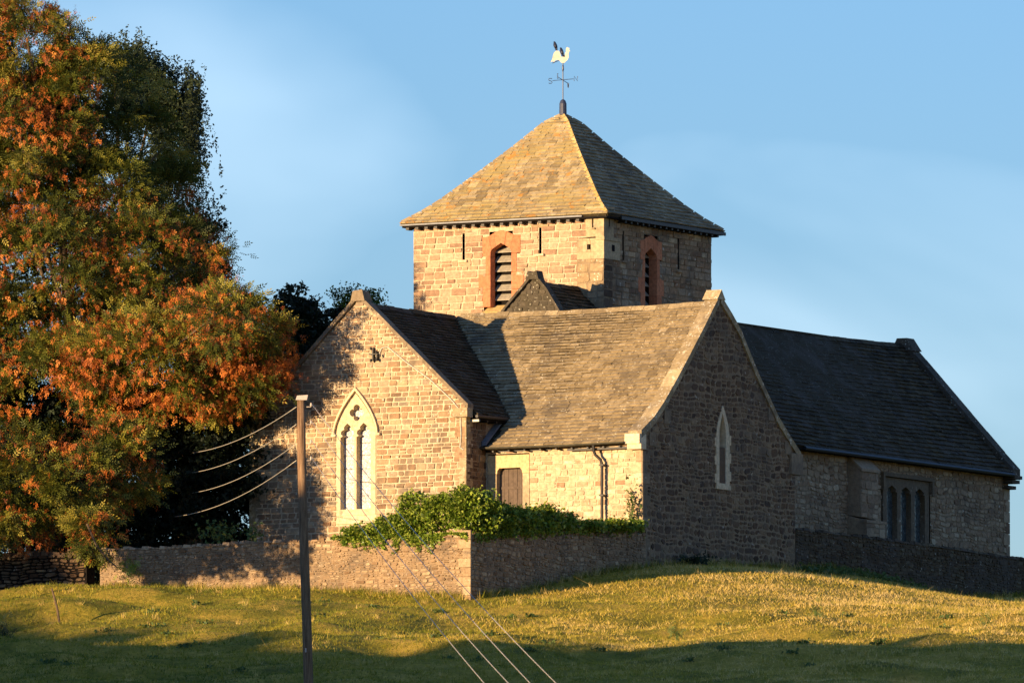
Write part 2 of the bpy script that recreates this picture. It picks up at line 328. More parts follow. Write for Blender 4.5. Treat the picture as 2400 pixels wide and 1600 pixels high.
# ------------------------------------------------------------------ stonework
IND = {'stone': 0}
def walk(parent, O, S, Nn, outline, gaps, ch, wr, mat, mort, nind, name, proud=(.012, .035), jit=.25, wavy=0, parent2=None, label=None, back=True, key=random, smin=None):
    """A rubble wall face: mortar backing plus proud stones. outline: convex polygon (s,h); gaps: list of h -> (s0,s1) or None."""
    O, S, Nn = Vector(O), Vector(S), Vector(Nn)
    P = lambda s, h, d=0: O + S*s + Vector((0, 0, h)) + Nn*d
    hs = [p[1] for p in outline]; h0, h1 = min(hs), max(hs)
    def span(h):
        xs = []
        for i in range(len(outline)):
            (x0, y0), (x1, y1) = outline[i], outline[(i+1) % len(outline)]
            if (y0-h)*(y1-h) < 0: xs.append(x0+(x1-x0)*(h-y0)/(y1-y0))
        return (min(xs), max(xs)) if len(xs) >= 2 else None
    def ivs(h):
        r = span(h)
        if not r: return []
        out = [r]
        for g in gaps:
            k = g(h)
            if k:
                nw = []
                for a, b_ in out:
                    if k[1] <= a or k[0] >= b_: nw.append((a, b_)); continue
                    if k[0]-a > .02: nw.append((a, k[0]))
                    if b_-k[1] > .02: nw.append((k[1], b_))
                out = nw
        return out
    flip = (S.cross(Vector((0, 0, 1)))).dot(Nn) < 0
    fx = lambda f: tuple(reversed(f)) if flip else f
    wallo = None
    if back:
        mb = MB(); st = .06; h = h0
        while h < h1-1e-4:
            t = min(h+st, h1)
            for a, b_ in ivs((h+t)/2): mb.add([P(a, h), P(b_, h), P(b_, t), P(a, t)], [fx((0, 1, 2, 3))])
            h = t
        wallo = mb.build(name, mort, parent)
        if label: wallo['label'] = label
    host = parent2 or wallo or parent
    stones = []; h = h0
    while h < h1-.03:
        hh = ch*(random.uniform(.6, 1.75) if wavy else random.uniform(.65, 1.35))
        if h+hh > h1: hh = h1-h
        r = span(h+hh/2)
        for a, b_ in ivs(h+hh/2):
            s = a
            while s < b_-.02:
                w = random.uniform(*wr)*(.7+.3*hh/ch)
                if b_-(s+w) < wr[0]*.6: w = b_-s
                sub = [(h, h+hh)]
                if hh > ch*1.05 and random.random() < (.5 if wavy else .25) and w < wr[1]*.8: sub = [(h, h+hh*.5), (h+hh*.5, h+hh)]
                for (q0, q1) in sub: stones.append((s, s+w, q0, q1))
                s += w
        h += hh
    recs = []
    edge = .009
    pa, pb, pc = random.uniform(0, 6), random.uniform(0, 6), random.uniform(0, 6)
    def WP(x, y):
        if not wavy: return (x, y)
        e = min(1, max(0, (y-h0)/.3), max(0, (h1-y)/.3))
        return (x + wavy*.8*math.sin(5.1*y+pa+1.3*math.sin(2.2*x))*e, y + wavy*e*(math.sin(2.3*x+pb+.9*y)+.6*math.sin(6.1*x+pc+2*y)))
    for (s0, s1, q0, q1) in stones:
        w, hh = s1-s0, q1-q0; j = jit*min(w, hh)*.5
        e = edge*random.uniform(.6, 1.6)
        c = min(w, hh)*(random.uniform(.08, .3) if wavy else random.uniform(.03, .13))
        u = lambda k=1: random.uniform(0, j)*k
        x0, x1, y0, y1 = s0+e, s1-e, q0+e, q1-e
        pts = [(x0+c+u(), y0+u()*.5), (x1-c-u(), y0+u()*.5), (x1-u()*.5, y0+c+u()), (x1-u()*.5, y1-c-u()), (x1-c-u(), y1-u()*.5), (x0+c+u(), y1-u()*.5), (x0+u()*.5, y1-c-u()), (x0+u()*.5, y0+c+u())]
        if c < .02 or w < .12: pts = [pts[0], pts[1], pts[3], pts[4], pts[5], pts[7]]
        pts = [WP(*p_) for p_ in pts]; cx, cy = WP((s0+s1)/2, (q0+q1)/2); pr = random.uniform(*proud); tx, ty = random.gauss(0, .05), random.gauss(0, .06)
        n = len(pts); k = max(.75, 1-.018/min(w, hh)*random.uniform(.5, 1.1))
        vs = [P(x, y, .0) for x, y in pts]
        vs += [P(cx+(x-cx)*k, cy+(y-cy)*k, max(.006, pr+(x-cx)*tx+(y-cy)*ty)) for x, y in pts]
        fs = [fx((i, (i+1) % n, n+(i+1) % n, n+i)) for i in range(n)] + [fx(tuple(range(n, 2*n)))]
        t = min(1, max(0, random.gauss(.5, .25)))
        recs.append((w*hh, vs, fs, t))
    recs.sort(key=lambda r_: -r_[0])
    rest = MB()
    for i, (ar, vs, fs, t) in enumerate(recs):
        if i < nind:
            MB().add(vs, fs, t).build('stone', mat, host)
        else: rest.add(vs, fs, t)
    if rest.f: rest.build('small_stones', mat, host, kind='stuff')
    return wallo
def arch(s0, s1, hb, hs, ha, pw=.6):
    """pointed opening: width s0..s1, bottom hb, spring hs, apex ha"""
    c = (s0+s1)/2; hw = (s1-s0)/2
    def f(h):
        if h < hb or h > ha: return None
        if h <= hs: return (s0, s1)
        k = (1-((h-hs)/(ha-hs))**(1/pw))
        k = max(0, k); return (c-hw*k, c+hw*k)
    return f
def rect(s0, s1, h0, h1): return lambda h: (s0, s1) if h0 <= h <= h1 else None

def plate(name, splines, O, S, Nn, d0, d1, mat, parent, bev=0, **k):
    """flat dressed stone plate with holes, front face at offset d1, back at d0"""
    cu = bpy.data.curves.new(name, 'CURVE'); cu.dimensions = '2D'; cu.fill_mode = 'BOTH'; cu.extrude = (d1-d0)/2
    for pts in splines:
        sp = cu.splines.new('POLY'); sp.points.add(len(pts)-1); sp.use_cyclic_u = True
        for i, (x, y) in enumerate(pts): sp.points[i].co = (x, y, 0, 1)
    to = bpy.data.objects.new('tmp', cu); C.objects.link(to)
    dg = bpy.context.evaluated_depsgraph_get(); me = bpy.data.meshes.new_from_object(to.evaluated_get(dg))
    bpy.data.objects.remove(to); bpy.data.curves.remove(cu)
    O, S, Nn = Vector(O), Vector(S), Vector(Nn)
    for v in me.vertices:
        v.co = O + S*v.co.x + Vector((0, 0, 1))*v.co.y + Nn*(v.co.z + (d0+d1)/2)
    me.name = name
    at = me.attributes.new('tint', 'FLOAT', 'FACE'); at.data.foreach_set('value', [random.uniform(.3, .8)]*len(me.polygons))
    me.materials.clear(); me.materials.append(mat)
    o = bpy.data.objects.new(name, me); C.objects.link(o); o.parent = parent
    return tag(o, **k)
def arcpts(s0, s1, hb, hs, ha, n=8, pw=.6, foot=None):
    """outline of a pointed opening, counter-clockwise from bottom left"""
    c, hw = (s0+s1)/2, (s1-s0)/2
    pts = [(s0, hb), (s1, hb)]
    for i in range(n+1):
        t = i/n; h = hs+(ha-hs)*t; k = max(0, 1-t**(1/pw)) if pw else 1-t
        pts.append((c+hw*k, h))
    for i in range(n-1, -1, -1):
        t = i/n; h = hs+(ha-hs)*t; k = 1-t**(1/pw)
        pts.append((c-hw*k, h))
    return pts
def circ(cx, cy, rx, ry, n=14, a0=0): return [(cx+rx*math.cos(a0+2*math.pi*i/n), cy+ry*math.sin(a0+2*math.pi*i/n)) for i in range(n)]

# ------------------------------------------------------------------ slates
def slates(parent, O, A, I, prof, smin, smax, e0, e1, wr, mat, deckmat, nind, name='roof', keep=None, sag=None, lift=.042, label=None, deck=True):
    """prof: [(r inward, z)] from eave to ridge; smin/smax(r)"""
    O, A, I = Vector(O), Vector(A), Vector(I)
    cum = [0]
    for (r0, z0), (r1, z1) in zip(prof, prof[1:]): cum.append(cum[-1]+math.hypot(r1-r0, z1-z0))
    Lt = cum[-1]
    def at(t):
        t = min(max(t, 0), Lt)
        for i in range(len(prof)-1):
            if t <= cum[i+1] or i == len(prof)-2:
                k = (t-cum[i])/(cum[i+1]-cum[i]); r = prof[i][0]+(prof[i+1][0]-prof[i][0])*k; z = prof[i][1]+(prof[i+1][1]-prof[i][1])*k
                d = (I*(prof[i+1][0]-prof[i][0]) + Vector((0, 0, prof[i+1][1]-prof[i][1]))).normalized()
                return r, z, d
    nrm0 = None
    def P(s, t, up):
        r, z, d = at(t); n = A.cross(d)
        if sag: z -= sag[2]*math.sin(math.pi*min(1, max(0, (s-sag[0])/(sag[1]-sag[0]))))*(.4+.6*min(1, t/Lt)) + sag[3]*math.sin(1.7*s+t*1.3) + sag[3]*.6*math.sin(4.1*s-2*t)
        if n.z < 0: n = -n
        return O + A*s + I*r + Vector((0, 0, z)) + n*up
    deckmb = MB(); K = 14
    for i in range(K):
        t0, t1 = Lt*i/K, Lt*(i+1)/K; r0, r1 = at(t0)[0], at(t1)[0]
        deckmb.add([P(smin(r0), t0, -.02), P(smax(r0), t0, -.02), P(smax(r1), t1, -.02), P(smin(r1), t1, -.02),
                    P(smin(r0), t0, -.1), P(smax(r0), t0, -.1), P(smax(r1), t1, -.1), P(smin(r1), t1, -.1)],
                   [(0, 1, 2, 3), (7, 6, 5, 4), (0, 3, 7, 4), (1, 5, 6, 2), (0, 4, 5, 1)], .4)
    ro = deckmb.build(name, deckmat, parent) if deck else parent
    if label: ro['label'] = label
    recs = []; t = 0; row = 0
    fl = A.cross(I).z < 0
    while t < Lt-.04:
        e = e0+(e1-e0)*t/Lt; tb, tt = t, min(Lt, t+e*1.15)
        r0, r1 = at(tb)[0], at(tt)[0]; a0, b0, a1, b1 = smin(r0), smax(r0), smin(r1), smax(r1)
        s = min(a0, a1) - random.uniform(0, wr[0])
        wob = random.gauss(0, .008)
        while s < max(b0, b1):
            w = random.uniform(*wr); x0, x1 = s+.006, s+w-.006; s += w
            bl, br = min(max(x0, a0), b0), min(max(x1, a0), b0); tl, tr = min(max(x0, a1), b1), min(max(x1, a1), b1)
            if br-bl < .03 and tr-tl < .03: continue
            c = P((bl+br)/2, (tb+tt)/2, 0)
            if keep and not keep(c): continue
            th = lift*random.uniform(.8, 1.3); dtp = random.gauss(0, .012); up = random.uniform(0, .012)
            a, b_ = tb+wob+dtp, tb+wob+dtp+random.gauss(0, .006)
            vs = [P(bl, max(a, -.03), th+up), P(br, max(b_, -.03), th+up+random.gauss(0, .004)), P(tr, tt, .006), P(tl, tt, .006),
                  P(bl, max(a, -.03), up), P(br, max(b_, -.03), up), P(tr, tt, -.01), P(tl, tt, -.01)]
            fs = [(0, 1, 2, 3), (4, 5, 1, 0), (5, 6, 2, 1), (7, 4, 0, 3)]
            if fl: fs = [tuple(reversed(f)) for f in fs]
            recs.append(((br-bl+tr-tl)*(e), vs, fs, min(1, max(0, random.gauss(.5, .27)))))
        t += e; row += 1
    recs.sort(key=lambda q_: -q_[0]); rest = MB()
    for i, (ar, vs, fs, tn) in enumerate(recs):
        if i < nind: MB().add(vs, fs, tn).build('slate', mat, ro)
        else: rest.add(vs, fs, tn)
    if rest.f: rest.build('small_slates', mat, ro, kind='stuff')
    return ro
def coping(parent, pts, wv, up, mat, seg=.7, th=.14, name='coping_stone', gap=.008, tj=.1):
    """stones laid along a polyline; wv: width vector; up: thickness measured downwards from the line"""
    pts = [Vector(p) for p in pts]; wv = Vector(wv); d = [0]
    for a, b_ in zip(pts, pts[1:]): d.append(d[-1]+(b_-a).length)
    def at(t):
        for i in range(len(pts)-1):
            if t <= d[i+1]+1e-6: return pts[i].lerp(pts[i+1], (t-d[i])/(d[i+1]-d[i]))
        return pts[-1]
    n = max(1, round(d[-1]/seg)); cuts = [d[-1]*i/n + (random.uniform(-.1, .1)*seg if 0 < i < n else 0) for i in range(n+1)]
    for i in range(n):
        p, q_ = at(cuts[i]+gap/2), at(cuts[i+1]-gap/2); dn = Vector((0, 0, -th)); j = Vector((0, 0, random.gauss(0, .006)))
        v = [p+dn+j, p+wv+dn+j, p+wv+j, p+j, q_+dn+j, q_+wv+dn+j, q_+wv+j, q_+j]
        MB().hull8(v, min(1, max(0, random.gauss(.5, tj*3)))).build(name, mat, parent)

# ------------------------------------------------------------------ the church
church = empty('church', (0, 0, 0), R(-30), label='old stone church with square louvred tower, pyramid slate roof and steep gables', cat='church')
X3, Y3, Z3 = Vector((1, 0, 0)), Vector((0, 1, 0)), Vector((0, 0, 1))
LIT = dict(S=(1, 0, 0), Nn=(0, -1, 0)); SHD = dict(S=(0, 1, 0), Nn=(1, 0, 0))
def prism(poly, O, S, Nn, d0, d1, mat, parent, name, t=None, shrink=.004):
    O, S, Nn = Vector(O), Vector(S), Vector(Nn); n = len(poly)
    cx = sum(p[0] for p in poly)/n; cy = sum(p[1] for p in poly)/n
    sh = [(x+(cx-x)/max(1e-6, math.hypot(x-cx, y-cy))*shrink, y+(cy-y)/max(1e-6, math.hypot(x-cx, y-cy))*shrink) for x, y in poly]
    P = lambda p, d: O + S*p[0] + Z3*p[1] + Nn*d
    c = .012
    sh2 = [(x+(cx-x)/max(1e-6, math.hypot(x-cx, y-cy))*c, y+(cy-y)/max(1e-6, math.hypot(x-cx, y-cy))*c) for x, y in sh]
    vs = [P(p, d0) for p in sh] + [P(p, d1-.006) for p in sh] + [P(p, d1) for p in sh2]
    fs = [(i, (i+1) % n, n+(i+1) % n, n+i) for i in range(n)] + [(n+i, n+(i+1) % n, 2*n+(i+1) % n, 2*n+i) for i in range(n)]
    fs += [tuple(range(2*n, 3*n)), tuple(range(n))[::-1]]
    return MB().add(vs, fs, random.uniform(.2, .9) if t is None else t).build(name, mat, parent)

# tower -----------------------------------------------------------
TO = (0, 0, 0)
def belfry_gap(c, dz=0):
    def f(h):
        h -= dz
        if 9.4 < h <= 10.14: return (c-.68, c+.68)
        if 10.14 < h <= 10.66: return (c-.85, c+.86)
        if 10.66 < h <= 11.3: return (c-.56, c+.58)
        if 11.3 < h <= 11.93: return (c-.7, c+.74)
        if 11.93 < h < 12.12: return (c-.46, c+.46)
    return f
SL = [(-5.44, 11.2, 12.12), (-2.44, 11.28, 12.17)]; SD = [(1.37, 11.05, 12.05), (5.19, 11.0, 12.08)]
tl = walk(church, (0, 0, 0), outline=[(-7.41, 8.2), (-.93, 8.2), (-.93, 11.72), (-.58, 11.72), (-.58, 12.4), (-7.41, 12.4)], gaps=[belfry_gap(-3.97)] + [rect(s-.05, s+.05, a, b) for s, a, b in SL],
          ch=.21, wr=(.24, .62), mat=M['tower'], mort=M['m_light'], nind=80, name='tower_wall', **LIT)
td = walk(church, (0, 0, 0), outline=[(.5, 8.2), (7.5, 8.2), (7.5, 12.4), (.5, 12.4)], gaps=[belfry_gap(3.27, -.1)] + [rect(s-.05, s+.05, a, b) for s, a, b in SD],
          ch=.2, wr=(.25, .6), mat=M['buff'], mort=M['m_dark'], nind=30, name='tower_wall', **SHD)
mb = MB(); mb.box(-7.4, -.02, .02, 7.48, 0, 8.19)
mb.add([(-7.41, .01, 8.2), (-7.41, 7.5, 8.2), (-7.41, 7.5, 12.4), (-7.41, .01, 12.4)], [(0, 1, 2, 3)]); mb.add([(-7.4, 7.5, 8.2), (0, 7.5, 8.2), (0, 7.5, 12.4), (-7.4, 7.5, 12.4)], [(0, 1, 2, 3)])
mb.build('tower_core', M['tower'], church)
for par, c, dz, S, Nn in ((tl, -3.97, 0, X3, -Y3), (td, 3.27, -.1, Y3, X3)):
    win = MB(); 
    P = lambda s, h, d: S*(c+s) + Z3*(h+dz) + Nn*d
    win.add([P(-.9, 9.4, -.5), P(.9, 9.4, -.5), P(.9, 12.1, -.5), P(-.9, 12.1, -.5)], [(0, 1, 2, 3)])
    for s_ in (-.42, .42): win.add([P(s_, 9.4, -.5), P(s_, 9.4, -.28), P(s_, 12.1, -.28), P(s_, 12.1, -.5)], [(0, 1, 2, 3)])
    w = win.build('belfry_window', M['void'], church)
    fr = dict(S=S, Nn=Nn, d0=-.3, d1=.02, mat=M['red'])
    def blk(poly, nm): prism([(c+x, y+dz) for x, y in poly], (0, 0, 0), S, Nn, -.3, random.uniform(.016, .028), M['red'], w, nm)
    blk([(-.41, 11.27), (-.41, 11.4), (-.36, 11.5), (-.5, 11.95), (-.73, 11.93), (-.73, 11.27)], 'voussoir')
    blk([(-.36, 11.5), (-.2, 11.59), (-.27, 12.06), (-.5, 11.95)], 'voussoir')
    blk([(-.2, 11.59), (0, 11.7), (.14, 11.63), (.22, 12.1), (0, 12.15), (-.27, 12.06)], 'voussoir')
    blk([(.14, 11.63), (.36, 11.5), (.5, 11.97), (.22, 12.1)], 'voussoir')
    blk([(.36, 11.5), (.41, 11.4), (.41, 11.34), (.76, 11.34), (.76, 11.96), (.5, 11.97)], 'voussoir')
    for x0, x1, y0, y1 in ((-.6, -.41, 10.66, 11.27), (-.88, -.41, 10.15, 10.66), (-.72, -.41, 9.55, 10.15), (.41, .61, 10.7, 11.34), (.41, .89, 10.12, 10.7), (.41, .72, 9.55, 10.12)):
        blk([(x0, y0), (x1, y0), (x1, y1), (x0, y1)], 'jamb_stone')
    sill = MB(); sill.hull8([P(-.72, 9.3, .03), P(.72, 9.3, .03), P(.72, 9.38, .05), P(-.72, 9.38, .05), P(-.72, 9.3, -.3), P(.72, 9.3, -.3), P(.72, 9.62, -.3), P(-.72, 9.62, -.3)])
    sill.build('sill', M['ycope'], w)
    for k in range(6):
        h = 9.78 + k*.325
        hw = .42 if h < 11.4 else .42*(11.75-h)/.36
        if hw < .1: continue
        MB().hull8([P(-hw, h, -.3), P(hw, h, -.3), P(hw, h+.035, -.3), P(-hw, h+.035, -.3), P(-hw, h+.2, -.49), P(hw, h+.2, -.49), P(hw, h+.235, -.49), P(-hw, h+.235, -.49)], .5).build('louvre', M['louvre'], w)
def slit(par, c, h0, h1, S, Nn, w=.045, cream=M['cream'], cap=True, O=Vector((0, 0, 0))):
    P = lambda s, h, d: O + S*(c+s) + Z3*h + Nn*d
    b_ = MB()
    b_.add([P(-w-.01, h0, -.4), P(w+.01, h0, -.4), P(w+.01, h1, -.4), P(-w-.01, h1, -.4), P(-w-.006, h0, 0), P(w+.006, h0, 0), P(w+.006, h1, 0), P(-w-.006, h1, 0)],
           [(0, 1, 2, 3), (0, 4, 5, 1), (3, 2, 6, 7), (0, 3, 7, 4), (1, 5, 6, 2)])
    o = b_.build('slit_window', M['void'], par)
    MB().hull8([P(-.17, h0-.09, 0), P(.17, h0-.09, 0), P(.17, h0, 0), P(-.17, h0, 0), P(-.17, h0-.09, .11), P(.17, h0-.09, .11), P(.17, h0-.02, .11), P(-.17, h0-.02, .11)]).build('sill', cream, o)
    if cap: MB().hull8([P(-.33, h1, 0), P(.33, h1, 0), P(.33, h1+.09, 0), P(-.33, h1+.09, 0), P(-.33, h1, .04), P(.33, h1, .04), P(.33, h1+.09, .04), P(-.33, h1+.09, .04)]).build('lintel', M['buff'], o)
for s, a, b in SL: slit(church, s, a, b, X3, -Y3)
for s, a, b in SD: slit(church, s, a, b, Y3, X3, cream=M['buff'])
# corner pier
pl = empty('corner_pier', (0, 0, 0)); pl.parent = church
walk(pl, (0, -.1, 0), outline=[(-.95, 8.2), (.08, 8.2), (.08, 11.0), (-.95, 11.0)], gaps=[], ch=.3, wr=(.35, .6), mat=M['pier'], mort=M['m_dark'], nind=12, name='pier_face', proud=(.008, .016), **LIT)
walk(pl, (.08, 0, 0), outline=[(-.1, 8.2), (.5, 8.2), (.5, 11.0), (-.1, 11.0)], gaps=[], ch=.3, wr=(.3, .5), mat=M['dark'], mort=M['m_dark'], nind=4, name='pier_face', proud=(.008, .02), **SHD)
MB().box(-.94, .07, -.09, .49, 8.0, 11.0).build('pier_core', M['cope'], pl)
def dressed(parent, x0, x1, y0, y1, z0, z1, nm='dressed_stone', mat=None):
    MB().box(x0, x1, y0, y1, z0, z1, random.uniform(.2, .9)).build(nm, mat or M['drs3'], parent)
for x0, x1, y0, y1, z0, z1 in ((-.95, -.3, -.11, .5, 11.002, 11.24), (-.296, .1, -.112, 1.0, 11.002, 11.24), (-.95, -.72, -.115, .5, 11.244, 11.62), (-.32, .1, -.118, 1.0, 11.244, 11.62), (-.716, -.56, -.12, .3, 11.244, 11.62), (-.41, -.324, -.12, .3, 11.244, 11.62), (-.55, -.42, -.12, .3, 11.5, 11.62), (-.55, -.42, -.12, .3, 11.244, 11.32),
                              (-.98, -.45, -.135, .5, 11.624, 11.7), (-.2, .13, -.15, 1.03, 11.624, 11.74), (-.446, -.204, -.12, .5, 11.624, 11.7),
                              (-.6, .1, -.12, .56, 11.744, 12.05), (-.6, -.36, -.122, .56, 12.054, 12.5), (-.3, .1, -.122, .56, 12.054, 12.5), (-.36, -.3, -.122, .3, 12.42, 12.5), (-.66, .15, -.17, .6, 12.504, 12.58), (-.6, .12, -.14, .57, 12.584, 12.76)):
    dressed(pl, x0, x1, y0, y1, z0, z1)
MB().box(-.56, -.41, .05, .3, 11.3, 11.52).box(-.37, -.29, .05, .3, 12.04, 12.45).box(-.6, .08, 0, .5, 11.7, 12.5).build('recess', M['void'], pl)
dressed(pl, -.4, -.22, -.2, -.1, 12.0, 12.04, 'sill'); 
MB().box(.09, .104, .22, .28, 12.1, 12.4).box(.09, .104, .42, .62, 11.28, 11.5).build('recess', M['void'], pl)
# tower roof
HW, HB, ZE, ZA = 4.05, 4.08, 12.5, 16.37
fr_ = [(0, 0), (.12, .09), (.24, .2), (.47, .445), (.7, .7), (.885, .92), (1, 1)]
def tface(O, A, I, hw, rr, mat, nind, nm='tower_roof'):
    return slates(church, O, A, I, [(f*rr, ZE+(ZA-ZE)*g) for f, g in fr_], lambda r: -hw*(1-r/rr), lambda r: hw*(1-r/rr), .23, .15, (.22, .42), mat, M['slate_dk'], nind, nm)
tface((-3.7, -.33, 0), (1, 0, 0), (0, 1, 0), HW, HB, M['tslate'], 90)
tface((.35, 3.75, 0), (0, 1, 0), (-1, 0, 0), HB, HW, M['slate'], 40)
tface((-3.7, 7.83, 0), (1, 0, 0), (0, -1, 0), HW, HB, M['slate'], 0)
tface((-7.75, 3.75, 0), (0, 1, 0), (1, 0, 0), HB, HW, M['slate'], 0)
MB().box(-7.7, .3, -.28, 7.78, 12.36, 12.42).build('soffit', M['void'], church)
MB().box(-7.74, -.62, -.37, -.31, 12.42, 12.47).build('eaves_gutter', M['lead'], church)
MB().box(.33, .39, .6, 7.84, 12.36, 12.47).build('eaves_gutter', M['iron'], church)
for k in range(19):
    MB().box(-7.55+k*.37, -7.43+k*.37, -.29, -.01, 12.28, 12.36).build('rafter_end', M['iron'], church)
for k in range(17):
    MB().box(.01, .3, 1.0+k*.4, 1.1+k*.4, 12.28, 12.36).build('rafter_end', M['iron'], church)
def hip(cx, cy, l, r, mat, n=16):
    ax, ay = -3.7, 3.75
    pts = [(1-f, ZE+(ZA-ZE)*g) for f, g in fr_]
    def at(t):
        for (f0, z0), (f1, z1) in zip(pts, pts[1:]):
            if t <= 1-f1+1e-9: k = (t-(1-f0))/((1-f1)-(1-f0)); return f0+(f1-f0)*k, z0+(z1-z0)*k
        return 0, ZA
    for i in range(n):
        f, z = at(i/n+.003); g, y = at((i+1)/n-.003)
        p = Vector((ax+(cx-ax)*f, ay+(cy-ay)*f, z+.05)); q_ = Vector((ax+(cx-ax)*g, ay+(cy-ay)*g, y+.05))
        L, Rr = Vector(l)*.2, Vector(r)*.2; dz = Vector((0, 0, -.06)); u = Vector((0, 0, .045))
        MB().add([p+L+dz, p+u, p+Rr+dz, q_+L+dz, q_+u, q_+Rr+dz], [(0, 1, 4, 3), (1, 2, 5, 4), (0, 2, 1), (3, 4, 5)], random.random()).build('hip_tile', mat, church)
hip(.35, -.33, (-1, 0, 0), (0, 1, 0), M['ycope']); hip(-7.75, -.33, (1, 0, 0), (0, 1, 0), M['cope']); hip(.35, 7.83, (-1, 0, 0), (0, -1, 0), M['slate']); hip(-7.75, 7.83, (1, 0, 0), (0, -1, 0), M['slate'])

# south-east cross wing (lit slate slope and shaded gable) --------------------------------
RPF = [(-8.82, 4.06), (-7.94, 4.7), (-7.07, 5.4), (-6.18, 6.22), (-5.0, 7.4), (-3.35, 8.98)]
RPB = [(2.25, 4.1), (.68, 5.2), (-.83, 6.72), (-2.02, 8.05), (-3.35, 8.98)]
def Rz(b): return np.interp(b, [p[0] for p in RPF] + [p[0] for p in RPB[::-1][1:]], [p[1] for p in RPF] + [p[1] for p in RPB[::-1][1:]])
LPR = [(.66, 5.08), (.1, 5.55), (-3.75, 8.88)]
def Lz(a): return np.interp(a, [-8.2, -3.75, .1, .66], [4.9, 8.88, 5.55, 5.08])
slates(church, (0, -8.82, 0), (1, 0, 0), (0, 1, 0), [(b+8.82, z) for b, z in RPF], lambda r: .36 if r < 1.25 else -3.7, lambda r: 5.9, .225, .14, (.23, .42), M['slate'], M['slate_dk'], 140, 'wing_roof',
       keep=lambda c: c.z > Lz(c.x)-.12 or c.x > .6, sag=(-3.7, 5.9, .07, .003))
slates(church, (0, 2.25, 0), (1, 0, 0), (0, -1, 0), [(2.25-b, z) for b, z in RPB], lambda r: -.5, lambda r: 5.9, .25, .17, (.3, .5), M['slate'], M['slate_dk'], 0, 'wing_roof')
lan = arch(-3.6, -2.66, 2.78, 4.4, 5.6, .62)
outR = [(-8.5, -.7), (1.9, -.7), (1.9, 4.25), (.68, 5.26), (-.83, 6.75), (-2.02, 8.1), (-3.36, 9.2), (-5, 7.42), (-6.18, 6.24), (-7.07, 5.4), (-7.94, 4.7), (-8.5, 4.3)]
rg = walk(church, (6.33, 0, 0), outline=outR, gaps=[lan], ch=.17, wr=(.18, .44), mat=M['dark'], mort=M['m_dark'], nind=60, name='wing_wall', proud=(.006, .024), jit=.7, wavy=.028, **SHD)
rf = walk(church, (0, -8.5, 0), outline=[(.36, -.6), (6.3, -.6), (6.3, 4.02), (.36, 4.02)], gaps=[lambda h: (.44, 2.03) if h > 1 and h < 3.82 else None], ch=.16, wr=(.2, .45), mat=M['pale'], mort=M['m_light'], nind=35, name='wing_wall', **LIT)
MB().box(6.31, 6.32, -8.49, 1.9, -.7, 4.2).box(.3, 6.3, 1.88, 1.92, -.5, 4.2).build('wing_core', M['dark'], church)
coping(church, [(5.9, b, z) for b, z in ((-8.72, 4.42), (-7.94, 4.86), (-7.07, 5.56), (-6.18, 6.41), (-5.0, 7.58), (-3.4, 9.24))], (.5, 0, 0), 0, M['cope'], .95, .27)
coping(church, [(5.9, b, z) for b, z in ((2.2, 4.36), (.68, 5.42), (-.83, 6.92), (-2.02, 8.3), (-3.3, 9.24))], (.5, 0, 0), 0, M['cope'], .95, .27)
MB().add([(5.84, -3.62, 9.1), (6.42, -3.62, 9.1), (6.42, -3.32, 9.44), (5.84, -3.32, 9.44), (5.84, -3.05, 9.1), (6.42, -3.05, 9.1)], [(0, 1, 2, 3), (3, 2, 5, 4), (0, 3, 4), (1, 5, 2)], .8).build('apex_stone', M['cope'], church)
kn = MB().box(5.84, 6.4, -8.86, -8.4, 3.98, 4.3, .9).build('kneeler', M['white2'] if 'white2' in M else M['cream'], church)
MB().box(5.9, 6.43, -8.8, -8.45, 3.8, 3.975, .6).build('corbel', M['cream'], church)
MB().box(6.2, 6.42, 1.5, 2.3, 3.6, 4.3, .6).build('kneeler', M['drs'], church)
for k, z in enumerate(np.arange(-.2, 3.7, .36)):
    w_ = (.42, .24)[k % 2]
    MB().box(6.3, 6.356, -8.55, -8.5+w_, z, z+.35, random.random()).build('quoin', M['drs'], church)
    MB().box(6.33-(.24, .42)[k % 2], 6.3, -8.55, -8.45, z, z+.35, random.random()).build('quoin', M['pale'], church)
for b_, z_ in ((-8.1, 4.15), (-7.1, 4.95), (1.15, 4.45), (.0, 5.5)): MB().box(6.33, 6.365, b_, b_+.42, z_-.2, z_+.25, .3).build('dressed_stone', M['drs'], church)
# lancet
def window(parent, name, O, S, Nn, outer, holes, mat, d0, d1, gl, gd, b0, b1, h0, h1, label=None):
    O, S, Nn = Vector(O), Vector(S), Vector(Nn)
    g = MB().add([O+S*b0+Z3*h0+Nn*gd, O+S*b1+Z3*h0+Nn*gd, O+S*b1+Z3*h1+Nn*gd, O+S*b0+Z3*h1+Nn*gd, O+S*b0+Z3*h0+Nn*(gd-.02), O+S*b1+Z3*h0+Nn*(gd-.02), O+S*b1+Z3*h1+Nn*(gd-.02), O+S*b0+Z3*h1+Nn*(gd-.02)],
                 [(0, 1, 2, 3), (4, 5, 6, 7), (0, 1, 5, 4), (2, 3, 7, 6), (0, 3, 7, 4), (1, 2, 6, 5)])
    w = plate(name, [outer]+holes, O, S, Nn, d0, d1, mat, parent)
    if label: w['label'] = label
    g.build('glass', gl, w); return w
lo = arcpts(-3.58, -2.68, 2.95, 4.55, 5.6, 8, .62)
lw = window(church, 'lancet_window', (6.33, 0, 0), Y3, X3, lo, [arcpts(-3.38, -2.93, 2.97+.03, 4.6, 5.33, 8, .62)], M['cream'], -.3, .03, M['dglass'], -.22, -3.5, -2.8, 2.9, 5.45)
MB().box(6.15, 6.385, -3.62, -2.64, 2.8, 2.947).build('sill', M['cream'], lw)
